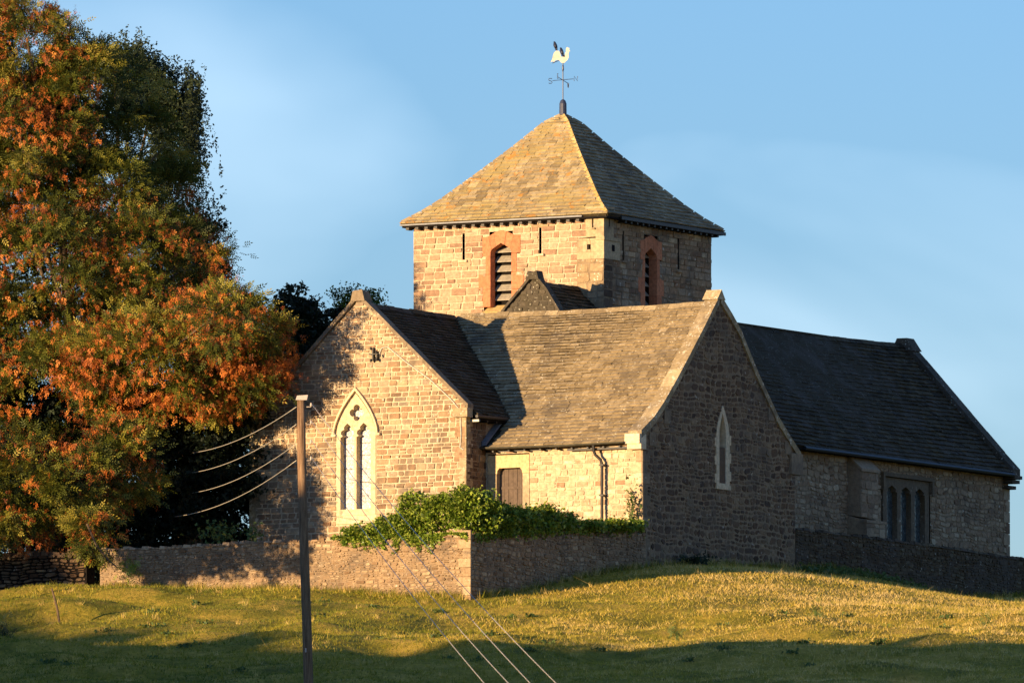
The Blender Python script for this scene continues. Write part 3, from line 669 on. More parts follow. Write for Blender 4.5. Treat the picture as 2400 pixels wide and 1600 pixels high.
for k, z in enumerate((3.0, 3.6, 4.2)): 
    MB().box(6.1, 6.362, -3.68, -3.585, z, z+.3).build('jamb_stone', M['cream'], lw); MB().box(6.1, 6.362, -2.675, -2.58, z+.1, z+.42).build('jamb_stone', M['cream'], lw)
# side doorway
def LP(poly, nm, par, d0=-.3, d1=.03, mat=M['drs3']): return prism(poly, (0, -8.5, 0), X3, -Y3, d0, d1, mat, par, nm)
dr = LP([(.44, 3.8), (.44, 3.18), (.79, 3.18), (.8, 3.28), (.88, 3.37), (1.69, 3.37), (1.77, 3.28), (1.78, 3.18), (2.04, 3.18), (2.04, 3.8)], 'doorway', church, mat=M['ochre'])
LP([(.46, 1.0), (.79, 1.0), (.79, 2.1), (.46, 2.1)], 'jamb_stone', dr); LP([(.46, 2.1), (.79, 2.1), (.79, 3.18), (.46, 3.18)], 'jamb_stone', dr)
LP([(1.78, 1.0), (2.0, 1.0), (2.0, 2.0), (1.78, 2.0)], 'jamb_stone', dr); LP([(1.78, 2.0), (2.04, 2.0), (2.04, 3.18), (1.78, 3.18)], 'jamb_stone', dr)
dd = MB().box(.7, 1.9, -8.26, -8.2, 1.0, 3.4).build('door', M['void'], dr)
for k in range(6): MB().box(.79+k*.166, .945+k*.166, -8.285-.006*(k % 2), -8.26, 1.0, 3.34, random.random()).build('plank', M['door'], dd)
MB().box(.8, 1.77, -8.31, -8.292, 2.68, 2.76).build('strap', M['door'], dd)
# wing gutter and downpipe
def trough(pts, r, nm, mat, parent):
    mb = MB()
    for (p, q_) in zip(pts, pts[1:]):
        p, q_ = Vector(p), Vector(q_); n = 7
        ring = [(math.cos(math.pi*(1+k/(n-1))), math.sin(math.pi*(1+k/(n-1)))) for k in range(n)]
        v = [p+Vector((0, c*r, s*r)) for c, s in ring] + [q_+Vector((0, c*r, s*r)) for c, s in ring] + [p+Vector((0, c*r*.85, s*r*.8)) for c, s in ring] + [q_+Vector((0, c*r*.85, s*r*.8)) for c, s in ring]
        mb.add(v, [(k, k+1, n+k+1, n+k) for k in range(n-1)] + [(2*n+k, 3*n+k, 3*n+k+1, 2*n+k+1) for k in range(n-1)] + [(k, 2*n+k, 2*n+k+1, k+1) for k in range(n-1)])
    return mb.build(nm, mat, parent, smooth=False)
g1 = trough([(.4, -8.92, 4.05), (3.0, -8.92, 4.03)], .075, 'gutter', M['gutter'], church); trough([(3.0, -8.9, 4.02), (5.85, -8.9, 4.06)], .07, 'gutter', M['gutter'], church)
MB().box(.4, 2.9, -8.56, -8.52, 3.9, 3.98).box(3.6, 6.2, -8.75, -8.66, 3.83, 3.9).build('fascia', M['iron'], church)
for k in range(9): MB().box(.8+k*.6, .86+k*.6, -8.85, -8.5, 3.88, 3.93).build('gutter_bracket', M['iron'], church)
dp = MB().tube([(4.66, -8.86, 3.98), (4.66, -8.84, 3.8), (4.7, -8.8, 3.66), (4.86, -8.73, 3.5), (4.9, -8.71, 3.36), (4.9, -8.71, 1.0)], .052, 10).build('downpipe', M['iron'], church)
for z in (3.3, 2.3, 1.4): MB().box(4.82, 4.98, -8.77, -8.5, z, z+.05).build('bracket', M['iron'], dp)
# chancel (left gable with traceried window) ------------------------------------------------
WS0, WS1 = -4.6, -3.08
outL = [(-7.93, -.6), (.36, -.6), (.36, 5.4), (-3.72, 9.08), (-7.93, 5.14)]
lgp = lambda h: arch(WS0, WS1, 1.6, 4.6, 5.95, .6)(h)
lg = walk(church, (0, -9.8, 0), outline=outL, gaps=[lgp], ch=.165, wr=(.2, .5), mat=M['buff'], mort=M['m_light'], nind=75, name='chancel_wall', jit=.3, **LIT)
walk(church, (.36, 0, 0), outline=[(-9.8, -.6), (-8.5, -.6), (-8.5, 5.2), (-9.8, 5.2)], gaps=[], ch=.18, wr=(.2, .4), mat=M['dark'], mort=M['m_dark'], nind=0, name='chancel_wall', **SHD)
MB().add([(.35, -8.5, 0), (.35, 0, 0), (.35, 0, 5.3), (.35, -8.5, 5.3), (-7.93, -9.79, -.6), (-7.93, 0, -.6), (-7.93, 0, 5.1), (-7.93, -9.79, 5.1), (-7.92, -9.4, 0), (.35, -9.4, 0)], [(0, 1, 2, 3), (4, 5, 6, 7)]).build('chancel_core', M['buff'], church)
for k, z in enumerate(np.arange(-.4, 5.0, .34)):
    a = (.4, .24)[k % 2]
    MB().box(.36-a, .33, -9.83, -9.79, z, z+.33, random.random()).build('quoin', M['pale'] if k % 3 == 0 else M['buff'], church)
    MB().box(.33, .385, -9.83, -9.8+(.24, .4)[k % 2], z, z+.33, random.random()).build('quoin', M['cope'], church)
    MB().box(-7.97, -7.93+a*.9, -9.84, -9.79, z, z+.33, random.random()).build('quoin', M['cope'], church)
coping(church, [(.5, -9.93, 5.42), (-3.62, -9.93, 9.18)], (0, .38, 0), 0, M['drs'], .8, .16)
coping(church, [(-8.15, -9.93, 5.05), (-3.82, -9.93, 9.18)], (0, .38, 0), 0, M['drs'], .8, .16)
MB().add([(-3.98, -9.97, 9.0), (-3.9, -9.97, 9.34), (-3.54, -9.97, 9.38), (-3.44, -9.97, 9.0), (-4.0, -9.5, 9.02), (-3.86, -9.5, 9.34), (-3.55, -9.5, 9.34), (-3.42, -9.5, 9.02)],
         [(0, 3, 2, 1), (1, 2, 6, 5), (2, 3, 7, 6), (0, 1, 5, 4), (4, 5, 6, 7)], .3).build('apex_stone', M['drs'], church)
MB().box(-.05, .5, -9.97, -9.6, 5.0, 5.3, .6).build('kneeler', M['cope'], church)
slates(church, (.66, 0, 0), (0, 1, 0), (-1, 0, 0), [(.66-a, z) for a, z in LPR], lambda r: -9.56, lambda r: min(0, -7.9+r*1.08+.5), .21, .15, (.26, .5), M['slate_dk'], M['slate_dk'], 30, 'chancel_roof',
       keep=lambda c: c.z > Rz(c.y)-.1)
slates(church, (-8.2, 0, 0), (0, 1, 0), (1, 0, 0), [(0, 4.9), (4.45, 8.88)], lambda r: -9.56, lambda r: 0, .24, .2, (.3, .5), M['slate_dk'], M['slate_dk'], 0, 'chancel_roof')
trough_ = MB().tube([(.74, -9.75, 5.02), (.74, -7.75, 5.04)], .055, 8).build('gutter', M['iron'], church)
MB().box(.38, .68, -9.5, -7.7, 4.92, 5.02).build('soffit', M['void'], church)
for k, y in enumerate((-9.55, -9.0, -8.4)): MB().box(.38, .7, y, y+.08, 4.86, 4.93).build('gutter_bracket', M['white'] if k == 0 else M['iron'], church)
MB().hull8([(.37, -8.8, 4.1), (.55, -8.8, 4.12), (.55, -8.8, 4.2), (.37, -8.8, 4.25), (.37, -7.7, 4.92), (.55, -7.7, 4.94), (.55, -7.7, 5.02), (.37, -7.7, 5.07)]).build('flashing', M['lead'], church)
# traceried window
c1, c2, c3, c4, c5 = WS0+.15, WS0+.69, WS0+.77, WS0+1.32, WS1
def light_head(s0, s1, hb, hs):
    w, c = (s1-s0), (s0+s1)/2
    right = [(s1, hb), (s1, hs), (s1-.07, hs+.02), (s1-.08, hs+.06), (s1-.01, hs+.1), (s1-.03, hs+.2), (s1-.12, hs+.25), (s1-.15, hs+.24), (s1-.13, hs+.33), (c+.05, hs+.42)]
    return [(s0, hb)] + right + [(c, hs+.46)] + [(2*c-x, y) for x, y in right[::-1]][:-1]
qc, qh, qr = (WS0+WS1)/2+.02, 5.3, .13
quat = []
for k in range(4):
    a0 = k*math.pi/2
    cx, cy = qc+.15*math.cos(a0), qh+.15*math.sin(a0)
    for i in range(9):
        t = a0-math.radians(112)+math.radians(224)*i/8
        quat.append((cx+.125*math.cos(t), cy+.125*math.sin(t)))
wi = window(church, 'tracery_window', (0, -9.8, 0), X3, -Y3, arcpts(WS0, WS1-.01, 1.9, 4.6, 5.93, 10, .6), [light_head(c1, c2, 2.1, 4.5), light_head(c3, c4, 2.1, 4.5), quat], M['cream'], -.24, .025, M['glass'], -.235, WS0+.1, WS1-.1, 2.0, 5.8,
            'cream two-light tracery window with quatrefoil')
MB().hull8([(WS0, -9.86, 1.62), (WS1, -9.86, 1.62), (WS1, -9.8, 1.9), (WS0, -9.8, 1.9), (WS0, -9.5, 1.62), (WS1, -9.5, 1.62), (WS1, -9.5, 1.897), (WS0, -9.5, 1.897)]).build('sill', M['cream'], wi)
hp = arcpts(WS0-.06, WS1+.05, 4.6, 4.6, 6.03, 10, .6)[1:]
hood = hp
for i in range(len(hood)-1):
    (x0, z0), (x1, z1) = hood[i], hood[i+1]
    cx, cz = (WS0+WS1)/2, 4.5; k = 1.075
    e = lambda x, z: (cx+(x-cx)*k, cz+(z-cz)*k)
    (u0, w0), (u1, w1) = e(x0, z0), e(x1, z1)
    MB().hull8([(x0, -9.92, z0), (x1, -9.92, z1), (u1, -9.92, w1), (u0, -9.92, w0), (x0, -9.79, z0), (x1, -9.79, z1), (u1, -9.79, w1), (u0, -9.79, w0)], .5).build('hood_stone', M['cream'], wi)
for s_ in (WS0-.16, WS1+.03): MB().box(s_, s_+.16, -9.93, -9.79, 4.52, 4.6).build('label_stop', M['cream'], wi)
for s0, s1 in ((c1, c2), (c3, c4)):      # saddle bars
    for z in (2.55, 3.0, 3.45, 3.9, 4.3): MB().box(s0, s1, -9.59, -9.575, z, z+.012).build('saddle_bar', M['iron'], wi)
# insulator bracket and cable
ib = MB().box(-3.3, -2.95, -9.95, -9.9, 7.2, 7.23).box(-3.18, -3.13, -9.93, -9.79, 6.98, 7.42).box(-3.02, -2.98, -9.93, -9.79, 7.0, 7.3).build('insulator_bracket', M['iron'], church)
for p in ((-3.2, 7.4), (-3.0, 7.28), (-3.2, 7.0), (-2.98, 7.02), (-2.85, 7.15)): MB().tube([(p[0], -9.96, p[1]-.05), (p[0], -9.96, p[1]+.05)], .035, 8).build('insulator', M['iron'], ib)
MB().tube([(-2.95, -9.85, 7.2), (-2.85, -9.85, 7.4), (-2.62, -9.85, 7.44), (-1.9, -9.85, 6.9), (-1.0, -9.85, 6.3), (-.2, -9.85, 5.62), (.17, -9.85, 5.22), (.2, -9.85, 4.4), (.16, -9.85, 4.0), (.3, -9.85, 3.92)], .022, 6).build('conduit', M['wire'], church)

# little gablet in front of the tower -------------------------------------------------------
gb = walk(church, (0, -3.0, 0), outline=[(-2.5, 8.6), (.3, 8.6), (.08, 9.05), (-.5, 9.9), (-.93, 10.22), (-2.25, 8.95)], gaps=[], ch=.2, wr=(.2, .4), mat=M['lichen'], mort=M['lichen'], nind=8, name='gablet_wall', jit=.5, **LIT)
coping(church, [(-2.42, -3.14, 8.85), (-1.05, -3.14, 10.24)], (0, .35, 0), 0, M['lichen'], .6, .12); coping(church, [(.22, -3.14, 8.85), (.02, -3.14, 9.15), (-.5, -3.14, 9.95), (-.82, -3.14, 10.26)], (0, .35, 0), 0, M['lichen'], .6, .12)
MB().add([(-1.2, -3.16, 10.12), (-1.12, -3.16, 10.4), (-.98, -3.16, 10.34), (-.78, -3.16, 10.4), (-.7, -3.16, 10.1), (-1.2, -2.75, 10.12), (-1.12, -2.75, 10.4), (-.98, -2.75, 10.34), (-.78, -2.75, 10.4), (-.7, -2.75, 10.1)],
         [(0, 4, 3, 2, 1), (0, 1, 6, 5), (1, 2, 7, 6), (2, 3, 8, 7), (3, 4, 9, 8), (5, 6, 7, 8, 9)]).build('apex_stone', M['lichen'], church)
slates(church, (.4, 0, 0), (0, 1, 0), (-1, 0, 0), [(0, 8.75), (1.33, 9.98)], lambda r: -2.8, lambda r: 0, .2, .18, (.25, .45), M['slate_dk'], M['slate_dk'], 0, 'gablet_roof')
slates(church, (-2.3, 0, 0), (0, 1, 0), (1, 0, 0), [(0, 8.6), (1.37, 9.98)], lambda r: -2.8, lambda r: 0, .2, .18, (.25, .45), M['slate_dk'], M['slate_dk'], 0, 'gablet_roof')

# nave (long dark roof) ------------------------------------------------------------------------
NW = (19.0, 22.35)
nw = walk(church, (.45, 0, 0), outline=[(7.5, .3), (28.4, .3), (28.4, 5.45), (7.5, 5.45)], gaps=[rect(18.85, 22.5, 2.0, 4.93), rect(16.4, 17.75, 0, 5.3)], ch=.15, wr=(.18, .45), mat=M['grey'], mort=M['m_dark'], nind=35, name='nave_wall', jit=.5, wavy=.035, **SHD)
MB().add([(.44, 28.4, 0), (-7.6, 28.4, 0), (-7.6, 28.4, 5.4), (-3.6, 28.4, 10.1), (.44, 28.4, 5.4), (-7.6, 7.5, 0), (-7.6, 7.5, 5.4), (-3.6, 7.5, 10.1), (.44, 7.5, 5.4), (.44, 7.5, 0)],
         [(0, 1, 2, 3, 4), (1, 5, 6, 2), (5, 9, 8, 7, 6)]).build('nave_core', M['grey'], church)
slates(church, (.82, 0, 0), (0, 1, 0), (-1, 0, 0), [(0, 5.42), (.5, 5.9), (4.42, 10.12)], lambda r: 7.5, lambda r: 28.05, .24, .2, (.3, .5), M['slate_dk'], M['slate_dk'], 30, 'nave_roof', lift=.06, sag=(7.5, 28.3, .16, .005))
slates(church, (-8.0, 0, 0), (0, 1, 0), (1, 0, 0), [(0, 5.42), (4.4, 10.12)], lambda r: 7.5, lambda r: 28.05, .3, .3, (.4, .7), M['slate_dk'], M['slate_dk'], 0, 'nave_roof')
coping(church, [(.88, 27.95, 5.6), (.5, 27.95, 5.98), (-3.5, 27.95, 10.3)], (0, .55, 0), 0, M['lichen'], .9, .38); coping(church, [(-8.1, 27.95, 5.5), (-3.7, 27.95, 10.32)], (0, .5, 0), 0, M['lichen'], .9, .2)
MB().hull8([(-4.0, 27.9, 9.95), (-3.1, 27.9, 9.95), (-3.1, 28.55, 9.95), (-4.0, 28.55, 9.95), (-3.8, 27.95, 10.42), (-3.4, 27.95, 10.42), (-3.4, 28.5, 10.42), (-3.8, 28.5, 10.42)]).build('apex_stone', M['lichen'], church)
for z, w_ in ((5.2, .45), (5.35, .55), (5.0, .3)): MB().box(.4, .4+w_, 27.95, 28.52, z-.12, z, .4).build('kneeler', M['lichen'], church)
MB().tube([(.9, 12.5, 5.36), (.9, 27.95, 5.36)], .07, 8).build('gutter', M['iron'], church); MB().box(.46, .84, 7.6, 27.95, 5.3, 5.36).build('soffit', M['void'], church)  # soffit coloured near black to stand for the shade under the eave
for k, z in enumerate(np.arange(.5, 4.9, .4)): MB().box(.42, .49, 28.44-(.45, .28)[k % 2], 28.44, z, z+.38, random.random()).build('quoin', M['grey'], church)
bt = MB().hull8([(.4, 16.4, .2), (1.2, 16.4, .2), (1.2, 17.75, .2), (.4, 17.75, .2), (.4, 16.4, 3.3), (1.2, 16.4, 3.05), (1.2, 17.75, 3.05), (.4, 17.75, 3.3)]).build('buttress', M['grey'], church)
MB().box(1.0, 1.24, 16.36, 17.79, 3.0, 3.1).build('weathering', M['grey'], bt)
MB().hull8([(.4, 16.44, 3.3), (.95, 16.44, 3.2), (.95, 17.7, 3.2), (.4, 17.7, 3.3), (.4, 16.44, 5.35), (.95, 16.44, 4.85), (.95, 17.7, 4.85), (.4, 17.7, 5.35)]).build('upper_stage', M['grey'], bt)
MB().hull8([(.4, 16.4, 5.36), (1.02, 16.4, 4.8), (1.02, 17.75, 4.8), (.4, 17.75, 5.36), (.4, 16.4, 5.44), (1.02, 16.4, 4.9), (1.02, 17.75, 4.9), (.4, 17.75, 5.44)]).build('weathering', M['grey'], bt)
walk(bt, (.96, 0, 0), outline=[(16.44, 3.2), (17.7, 3.2), (17.7, 4.82), (16.44, 4.82)], gaps=[], ch=.25, wr=(.3, .6), mat=M['grey'], mort=M['m_dark'], nind=8, name='stage_face', proud=(.005, .015), **SHD)
walk(bt, (1.21, 0, 0), outline=[(16.4, 1), (17.75, 1), (17.75, 3.0), (16.4, 3.0)], gaps=[], ch=.3, wr=(.35, .7), mat=M['grey'], mort=M['m_dark'], nind=8, name='stage_face', proud=(.005, .015), **SHD)
holes = []
for s in (19.25, 20.28, 21.31):
    w_, z0 = .76, 2.05; c = s+w_/2
    holes.append([(s, z0), (s+w_, z0), (s+w_, 4.28), (s+w_-.12, 4.3), (s+w_-.06, 4.38), (s+w_-.2, 4.44), (c, 4.52), (s+.2, 4.44), (s+.06, 4.38), (s+.12, 4.3), (s, 4.28)])
nwin = window(church, 'mullioned_window', (.45, 0, 0), Y3, X3, [(18.98, 1.95), (22.38, 1.95), (22.38, 4.78), (18.98, 4.78)], holes, M['drs2'], -.25, .02, M['dglass'], -.18, 19.05, 22.3, 2.0, 4.7)
MB().box(.4, .6, 18.8, 22.55, 4.8, 4.93).box(.4, .6, 18.8, 18.93, 4.3, 4.797).box(.4, .6, 22.42, 22.55, 4.3, 4.797).build('label_mould', M['drs2'], nwin)
for z in (2.6, 3.2, 3.8): MB().box(.29, .3, 19.2, 22.1, z, z+.02).build('saddle_bar', M['iron'], nwin)
def ridge(p, q_, side, mat, n, par=church, dz=.03, sg=0):
    p, q_ = Vector(p), Vector(q_); s = Vector(side)
    for i in range(n):
        a, b_ = p.lerp(q_, (i+.01)/n), p.lerp(q_, (i+.99)/n); a.z -= sg*math.sin(math.pi*i/n); b_.z -= sg*math.sin(math.pi*(i+1)/n); j = Vector((0, 0, dz+random.gauss(0, .008)))
        MB().add([a-s*.17+j-Z3*.13, a+j+Z3*.04, a+s*.17+j-Z3*.13, b_-s*.17+j-Z3*.13, b_+j+Z3*.04, b_+s*.17+j-Z3*.13], [(0, 1, 4, 3), (1, 2, 5, 4), (0, 2, 1), (3, 4, 5)], random.random()).build('ridge_tile', mat, par)
ridge((-3.6, -3.35, 9.0), (5.86, -3.35, 9.0), (0, .8, 0), M['slate'], 20, sg=.07); ridge((-3.75, -9.5, 8.92), (-3.75, -3.5, 8.92), (1, 0, 0), M['slate_dk'], 12)
ridge((-3.6, 7.5, 10.16), (-3.6, 27.9, 10.16), (1, 0, 0), M['slate_dk'], 40, sg=.16); ridge((-.93, -2.8, 10.02), (-.93, -.05, 10.02), (1, 0, 0), M['slate_dk'], 6)

# ------------------------------------------------------------------ weathervane and birds
wv = empty('weathervane', (Uw*-3.7 + Vw*3.75 + Vector((0, 0, 16.3))), 0, label='white weathercock on a dark pole with N and S arms at the tower peak', cat='weathervane')
MB().tube([(0, 0, -.15), (0, 0, .1), (0, 0, .45), (0, 0, .55), (0, 0, .6)], [.15, .13, .125, .09, .03], 14).build('base', M['bluelead'], wv)
MB().tube([(0, 0, .5), (0, 0, 1.85)], .018, 8).build('pole', M['bluelead'], wv)
MB().tube([(0, 0, 1.55), (0, 0, 1.62), (0, 0, 1.72), (0, 0, 1.8)], [.02, .035, .03, .015], 8).build('collar', M['bluelead'], wv)
arm = MB().tube([(-.36, 0, 1.24), (.36, 0, 1.3)], .011, 6).tube([(-.17, -.7, 1.29), (.17, .7, 1.22)], .011, 6).build('compass_arms', M['bluelead'], wv)
def letter(strokes, ox, oy, oz, s, nm, dx=(1, 0, 0)):
    mb = MB(); dx = Vector(dx)
    for st in strokes: mb.tube([Vector((ox, oy, oz)) + dx*(x*s) + Z3*(y*s) for x, y in st], .013, 6)
    mb.build(nm, M['bluelead'], wv)
letter([[(.35, .4), (.2, .5), (-.2, .5), (-.35, .35), (-.3, .1), (.3, -.1), (.35, -.35), (.2, -.5), (-.2, -.5), (-.35, -.4)]], -.43, 0, 1.23, .17, 'letter_s')
letter([[(-.35, -.5), (-.35, .5), (.35, -.5), (.35, .5)]], .44, 0, 1.31, .17, 'letter_n')
letter([[(.3, .5), (-.3, .5), (-.3, -.5), (.3, -.5)], [(-.3, 0), (.2, 0)]], -.18, -.74, 1.32, .16, 'letter_e', (.3, .95, 0))
letter([[(-.4, .5), (-.2, -.5), (0, .2), (.2, -.5), (.4, .5)]], .18, .74, 1.16, .16, 'letter_w', (.3, .95, 0))
cock = [(-.06, 0), (.04, -.01), (.1, .05), (.16, .1), (.2, .2), (.19, .3), (.21, .38), (.25, .41), (.21, .43), (.22, .5), (.2, .53), (.19, .49), (.16, .55), (.14, .5), (.12, .54), (.1, .47), (.1, .38), (.05, .28), (-.02, .2), (-.07, .22), (-.1, .34), (-.14, .41), (-.22, .42), (-.3, .36), (-.34, .26), (-.37, .12), (-.42, .02), (-.32, .06), (-.33, -.0), (-.26, .08), (-.2, .1), (-.12, .08)]
n = len(cock); vs = [(x, -.012, y+1.85) for x, y in cock] + [(x, .012, y+1.85) for x, y in cock]
MB().add(vs, [tuple(range(n)), tuple(range(2*n-1, n-1, -1))] + [(i, (i+1) % n, n+(i+1) % n, n+i) for i in range(n)]).build('weathercock', M['white'], wv)
MB().tube([(-.36, -.02, 1.84), (-.14, -.02, 1.93)], .015, 6).build('tail_bar', M['bluelead'], wv)
def bird(x, z, s, label, ang):
    me = bpy.data.meshes.new('bird'); bm_v = [(0, 0, 0), (.02, 0, .08), (.035, 0, .15), (.05, 0, .2), (.09, 0, .205), (-.03, 0, -.06), (-.06, 0, -.12), (.0, .02, -.04), (.01, .02, -.1), (.0, -.02, -.04), (.01, -.02, -.1)]
    ed = [(0, 1), (1, 2), (2, 3), (3, 4), (0, 5), (5, 6), (0, 7), (7, 8), (0, 9), (9, 10)]
    me.from_pydata(bm_v, ed, []); rad = [.08, .085, .05, .042, .008, .045, .022, .012, .006, .012, .006]
    o = bpy.data.objects.new('bird', me); C.objects.link(o)
    md = o.modifiers.new('s', 'SKIN'); 
    if not me.skin_vertices: 
        me.attributes  # skin layer is created with the modifier below
    import bmesh
    b_ = bmesh.new(); b_.from_mesh(me); ly = b_.verts.layers.skin.verify()
    for v, r_ in zip(b_.verts, rad): v[ly].radius = (r_, r_); v[ly].use_root = v.index == 0
    b_.to_mesh(me); b_.free()
    o.modifiers.new('u', 'SUBSURF').levels = 1; o.modifiers['u'].render_levels = 1
    me.materials.append(M['feather'])
    o.location = wv.location + Vector((x, -.02, z)); o.scale = (s, s, s); o.rotation_euler = (0, 0, ang)
    tag(o, label, 'bird', 'dark birds perched on the weathercock')
bird(-.25, 2.38, .95, 'dark bird perched on the tail of the white weathercock, the higher of two', 2.6)
bird(-.03, 2.17, .95, 'dark bird perched on the back of the white weathercock, the lower of two', 2.8)

# ------------------------------------------------------------------ boundary walls
def capstones(parent, pts, w, mat, ln=(.18, .4), hh=(.05, .12)):
    """rough stones bedded along the wall top; pts polyline (a,b,z), w = vector across"""
    P = [Vector(p) for p in pts]; w = Vector(w)
    for p, q_ in zip(P, P[1:]):
        L = (q_-p).length; d = (q_-p)/L; s = 0
        while s < L:
            l = min(random.uniform(*ln), L-s+.01); h = random.uniform(*hh); o = random.uniform(-.03, .02); c = l*.12
            a, b_ = p+d*(s+.008), p+d*(s+l-.008)
            wn = w.normalized()
            v = [a+wn*o, a+w, b_+w, b_+wn*(o+random.uniform(-.015, .015)), a+wn*(o+.03)+d*c+Z3*h, a+w-wn*.03+d*c+Z3*h*random.uniform(.7, 1), b_+w-wn*.03-d*c+Z3*h*random.uniform(.7, 1), b_+wn*(o+.03)-d*c+Z3*h*random.uniform(.7, 1.1)]
            MB().hull8(v, random.random()).build('cap_stone', mat, parent); s += l
FW = empty('boundary_wall', (0, 0, 0), R(-30), label='rubble churchyard wall with ivy on top and a sharp corner below the gables', cat='wall')
topL = [(-7.5, .3), (-5, .26), (-2, .34), (.3, .33), (3, .3), (6.45, .29)]
outW = [(-7.5, -1.6), (0, -1.8), (6.45, -2.1)] + topL[::-1]
walk(FW, (0, -20, 0), outline=outW, gaps=[], ch=.085, wr=(.1, .3), mat=M['field'], mort=M['m_field'], nind=200, name='wall_face', proud=(.01, .05), jit=.6, wavy=.02, **LIT)
outD = [(-20, -2.1), (-8.53, -.5), (-8.53, 1.2), (-14, .85), (-20, .28)]
walk(FW, (6.45, 0, 0), outline=outD, gaps=[], ch=.1, wr=(.12, .32), mat=M['field'], mort=M['m_field'], nind=60, name='wall_face', proud=(.01, .045), jit=.6, wavy=.03, **SHD)
MB().hull8([(-7.5, -19.99, -2), (6.44, -19.99, -2.2), (6.44, -19.99, .27), (-7.5, -19.99, .27), (-7.5, -19.5, -2), (6.44, -19.5, -2.2), (6.44, -19.5, .27), (-7.5, -19.5, .27)])\
    .hull8([(6.0, -19.5, -2), (6.44, -19.5, -2), (6.44, -19.5, .3), (6.0, -19.5, .3), (6.0, -8.5, -1), (6.44, -8.5, -1), (6.44, -8.5, 1.18), (6.0, -8.5, 1.18)]).build('wall_core', M['m_field'], FW)
capstones(FW, [(x, -20.03, z-.02) for x, z in topL], (0, .5, 0), M['field']); capstones(FW, [(6.47, -20, .27), (6.47, -14, .84), (6.47, -8.6, 1.19)], (-.48, 0, 0), M['field'])
for k, z in enumerate(np.arange(-1.9, .2, .3)):
    a = (.4, .24)[k % 2]; MB().box(6.45-a, 6.5, -20.06, -19.98, z, z+.28, random.uniform(.5, .9)).build('quoin', M['field'], FW)
RW = empty('boundary_wall', (0, 0, 0), R(-30), label='shaded boundary wall running right from the tall gable along the brow of the field', cat='wall')
topR = [(1.92, 1.75), (8, 1.74), (12, 1.72), (18, 1.62), (24, 1.5), (30, 1.3)]
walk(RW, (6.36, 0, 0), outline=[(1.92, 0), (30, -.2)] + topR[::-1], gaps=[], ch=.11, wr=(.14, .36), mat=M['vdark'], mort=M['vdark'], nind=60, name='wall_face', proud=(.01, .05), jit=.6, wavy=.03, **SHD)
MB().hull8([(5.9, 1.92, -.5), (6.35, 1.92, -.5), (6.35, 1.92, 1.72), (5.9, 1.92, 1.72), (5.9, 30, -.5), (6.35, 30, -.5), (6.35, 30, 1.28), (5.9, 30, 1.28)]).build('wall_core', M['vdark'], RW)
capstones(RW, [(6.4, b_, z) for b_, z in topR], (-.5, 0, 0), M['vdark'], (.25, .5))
DW = empty('drystone_wall', (0, 0, 0), R(-30), label='low dark drystone wall under the tree at the left edge', cat='wall')
walk(DW, (0, -20.1, 0), outline=[(-16, -1.4), (-7.95, -1.4), (-7.95, .15), (-10, .2), (-13, .05), (-16, .1)], gaps=[], ch=.12, wr=(.15, .45), mat=M['dark'], mort=M['void'], nind=120, name='wall_face', proud=(.03, .09), jit=.7, wavy=.03, **LIT)
MB().box(-16, -7.95, -20.09, -19.6, -1.4, .05).build('wall_core', M['void'], DW)
capstones(DW, [(-16, -20.12, .06), (-13, -20.12, .03), (-10, -20.12, .18), (-7.95, -20.12, .13)], (0, .5, 0), M['dark'], (.2, .5), (.08, .2))

# ------------------------------------------------------------------ telegraph pole and cables
tp = empty('telegraph_pole', (-8.8, -66, -9), 0, label='leaning weathered timber pole with a pale metal cap carrying overhead cables', cat='utility pole')
pp = [(-.03, 0, 0), (-.03, 0, 1), (-.12, 0, 4), (-.2, 0, 6.2), (-.27, 0, 8.6), (-.28, 0, 10.2)]
pm = MB().tube(pp, [.142, .142, .138, .134, .126, .118], 14).build('pole', M['pole'], tp, smooth=True)
MB().hull8([(-.44, -.15, 10.19), (-.12, -.15, 10.19), (-.12, .15, 10.19), (-.44, .15, 10.19), (-.4, -.12, 10.32), (-.09, -.12, 10.34), (-.09, .12, 10.34), (-.4, .12, 10.32)]).build('cap', M['cap'], tp)
zs = [10.0, 9.5, 8.95, 8.47]
for z in zs:
    MB().tube([(-.13, -.03, z), (-.0, -.05, z), (-.0, -.05, z+.08)], .012, 6).tube([(0, -.05, z+.02), (0, -.05, z+.06), (0, -.05, z+.12)], [.024, .032, .016], 8).build('insulator', M['cap'], tp)
MB().box(-.16, -.12, -.16, -.13, 3.0, 3.12).build('number_plate', M['cap'], tp)
def cable(p, q_, sag, label, r=.011, grp=None):
    p, q_ = Vector(p), Vector(q_); pts = []
    for i in range(25):
        t = i/24; v = p.lerp(q_, t); v.z -= sag*4*t*(1-t); pts.append(v)
    o = MB().tube([v-p for v in pts], r, 6).build('overhead_cable', M['wire'], None, smooth=True); o.location = p
    tag(o, label, 'cable', grp)
nmz = ('topmost', 'second', 'third', 'lowest')
eL = [(-18.54, 60.0, 9.42), (-18.54, 60.0, 8.58), (-18.54, 60.0, 7.88), (-19.71, 60.0, 7.28)]
for i, z in enumerate(zs):
    cable((-9.22, -66.05, z-9), eL[i], (1.0, 1.0, 1.05, 1.3)[i], f'{nmz[i]} pale cable sagging from the pole left into the orange tree', .010, 'cables from the pole to the left')
eR = [(-1.0, -140, -11.9), (-1.7, -140, -11.85), (-2.35, -140, -11.7), (-2.7, -140, -12.0)]
for i, z in enumerate(zs):
    cable((-8.78, -66.05, z-9+.08), eR[i], (.35, .3, .3, .25)[i], f'{nmz[i]} cable running from the pole down to the bottom edge of the picture', .009, 'cables from the pole to the lower right')

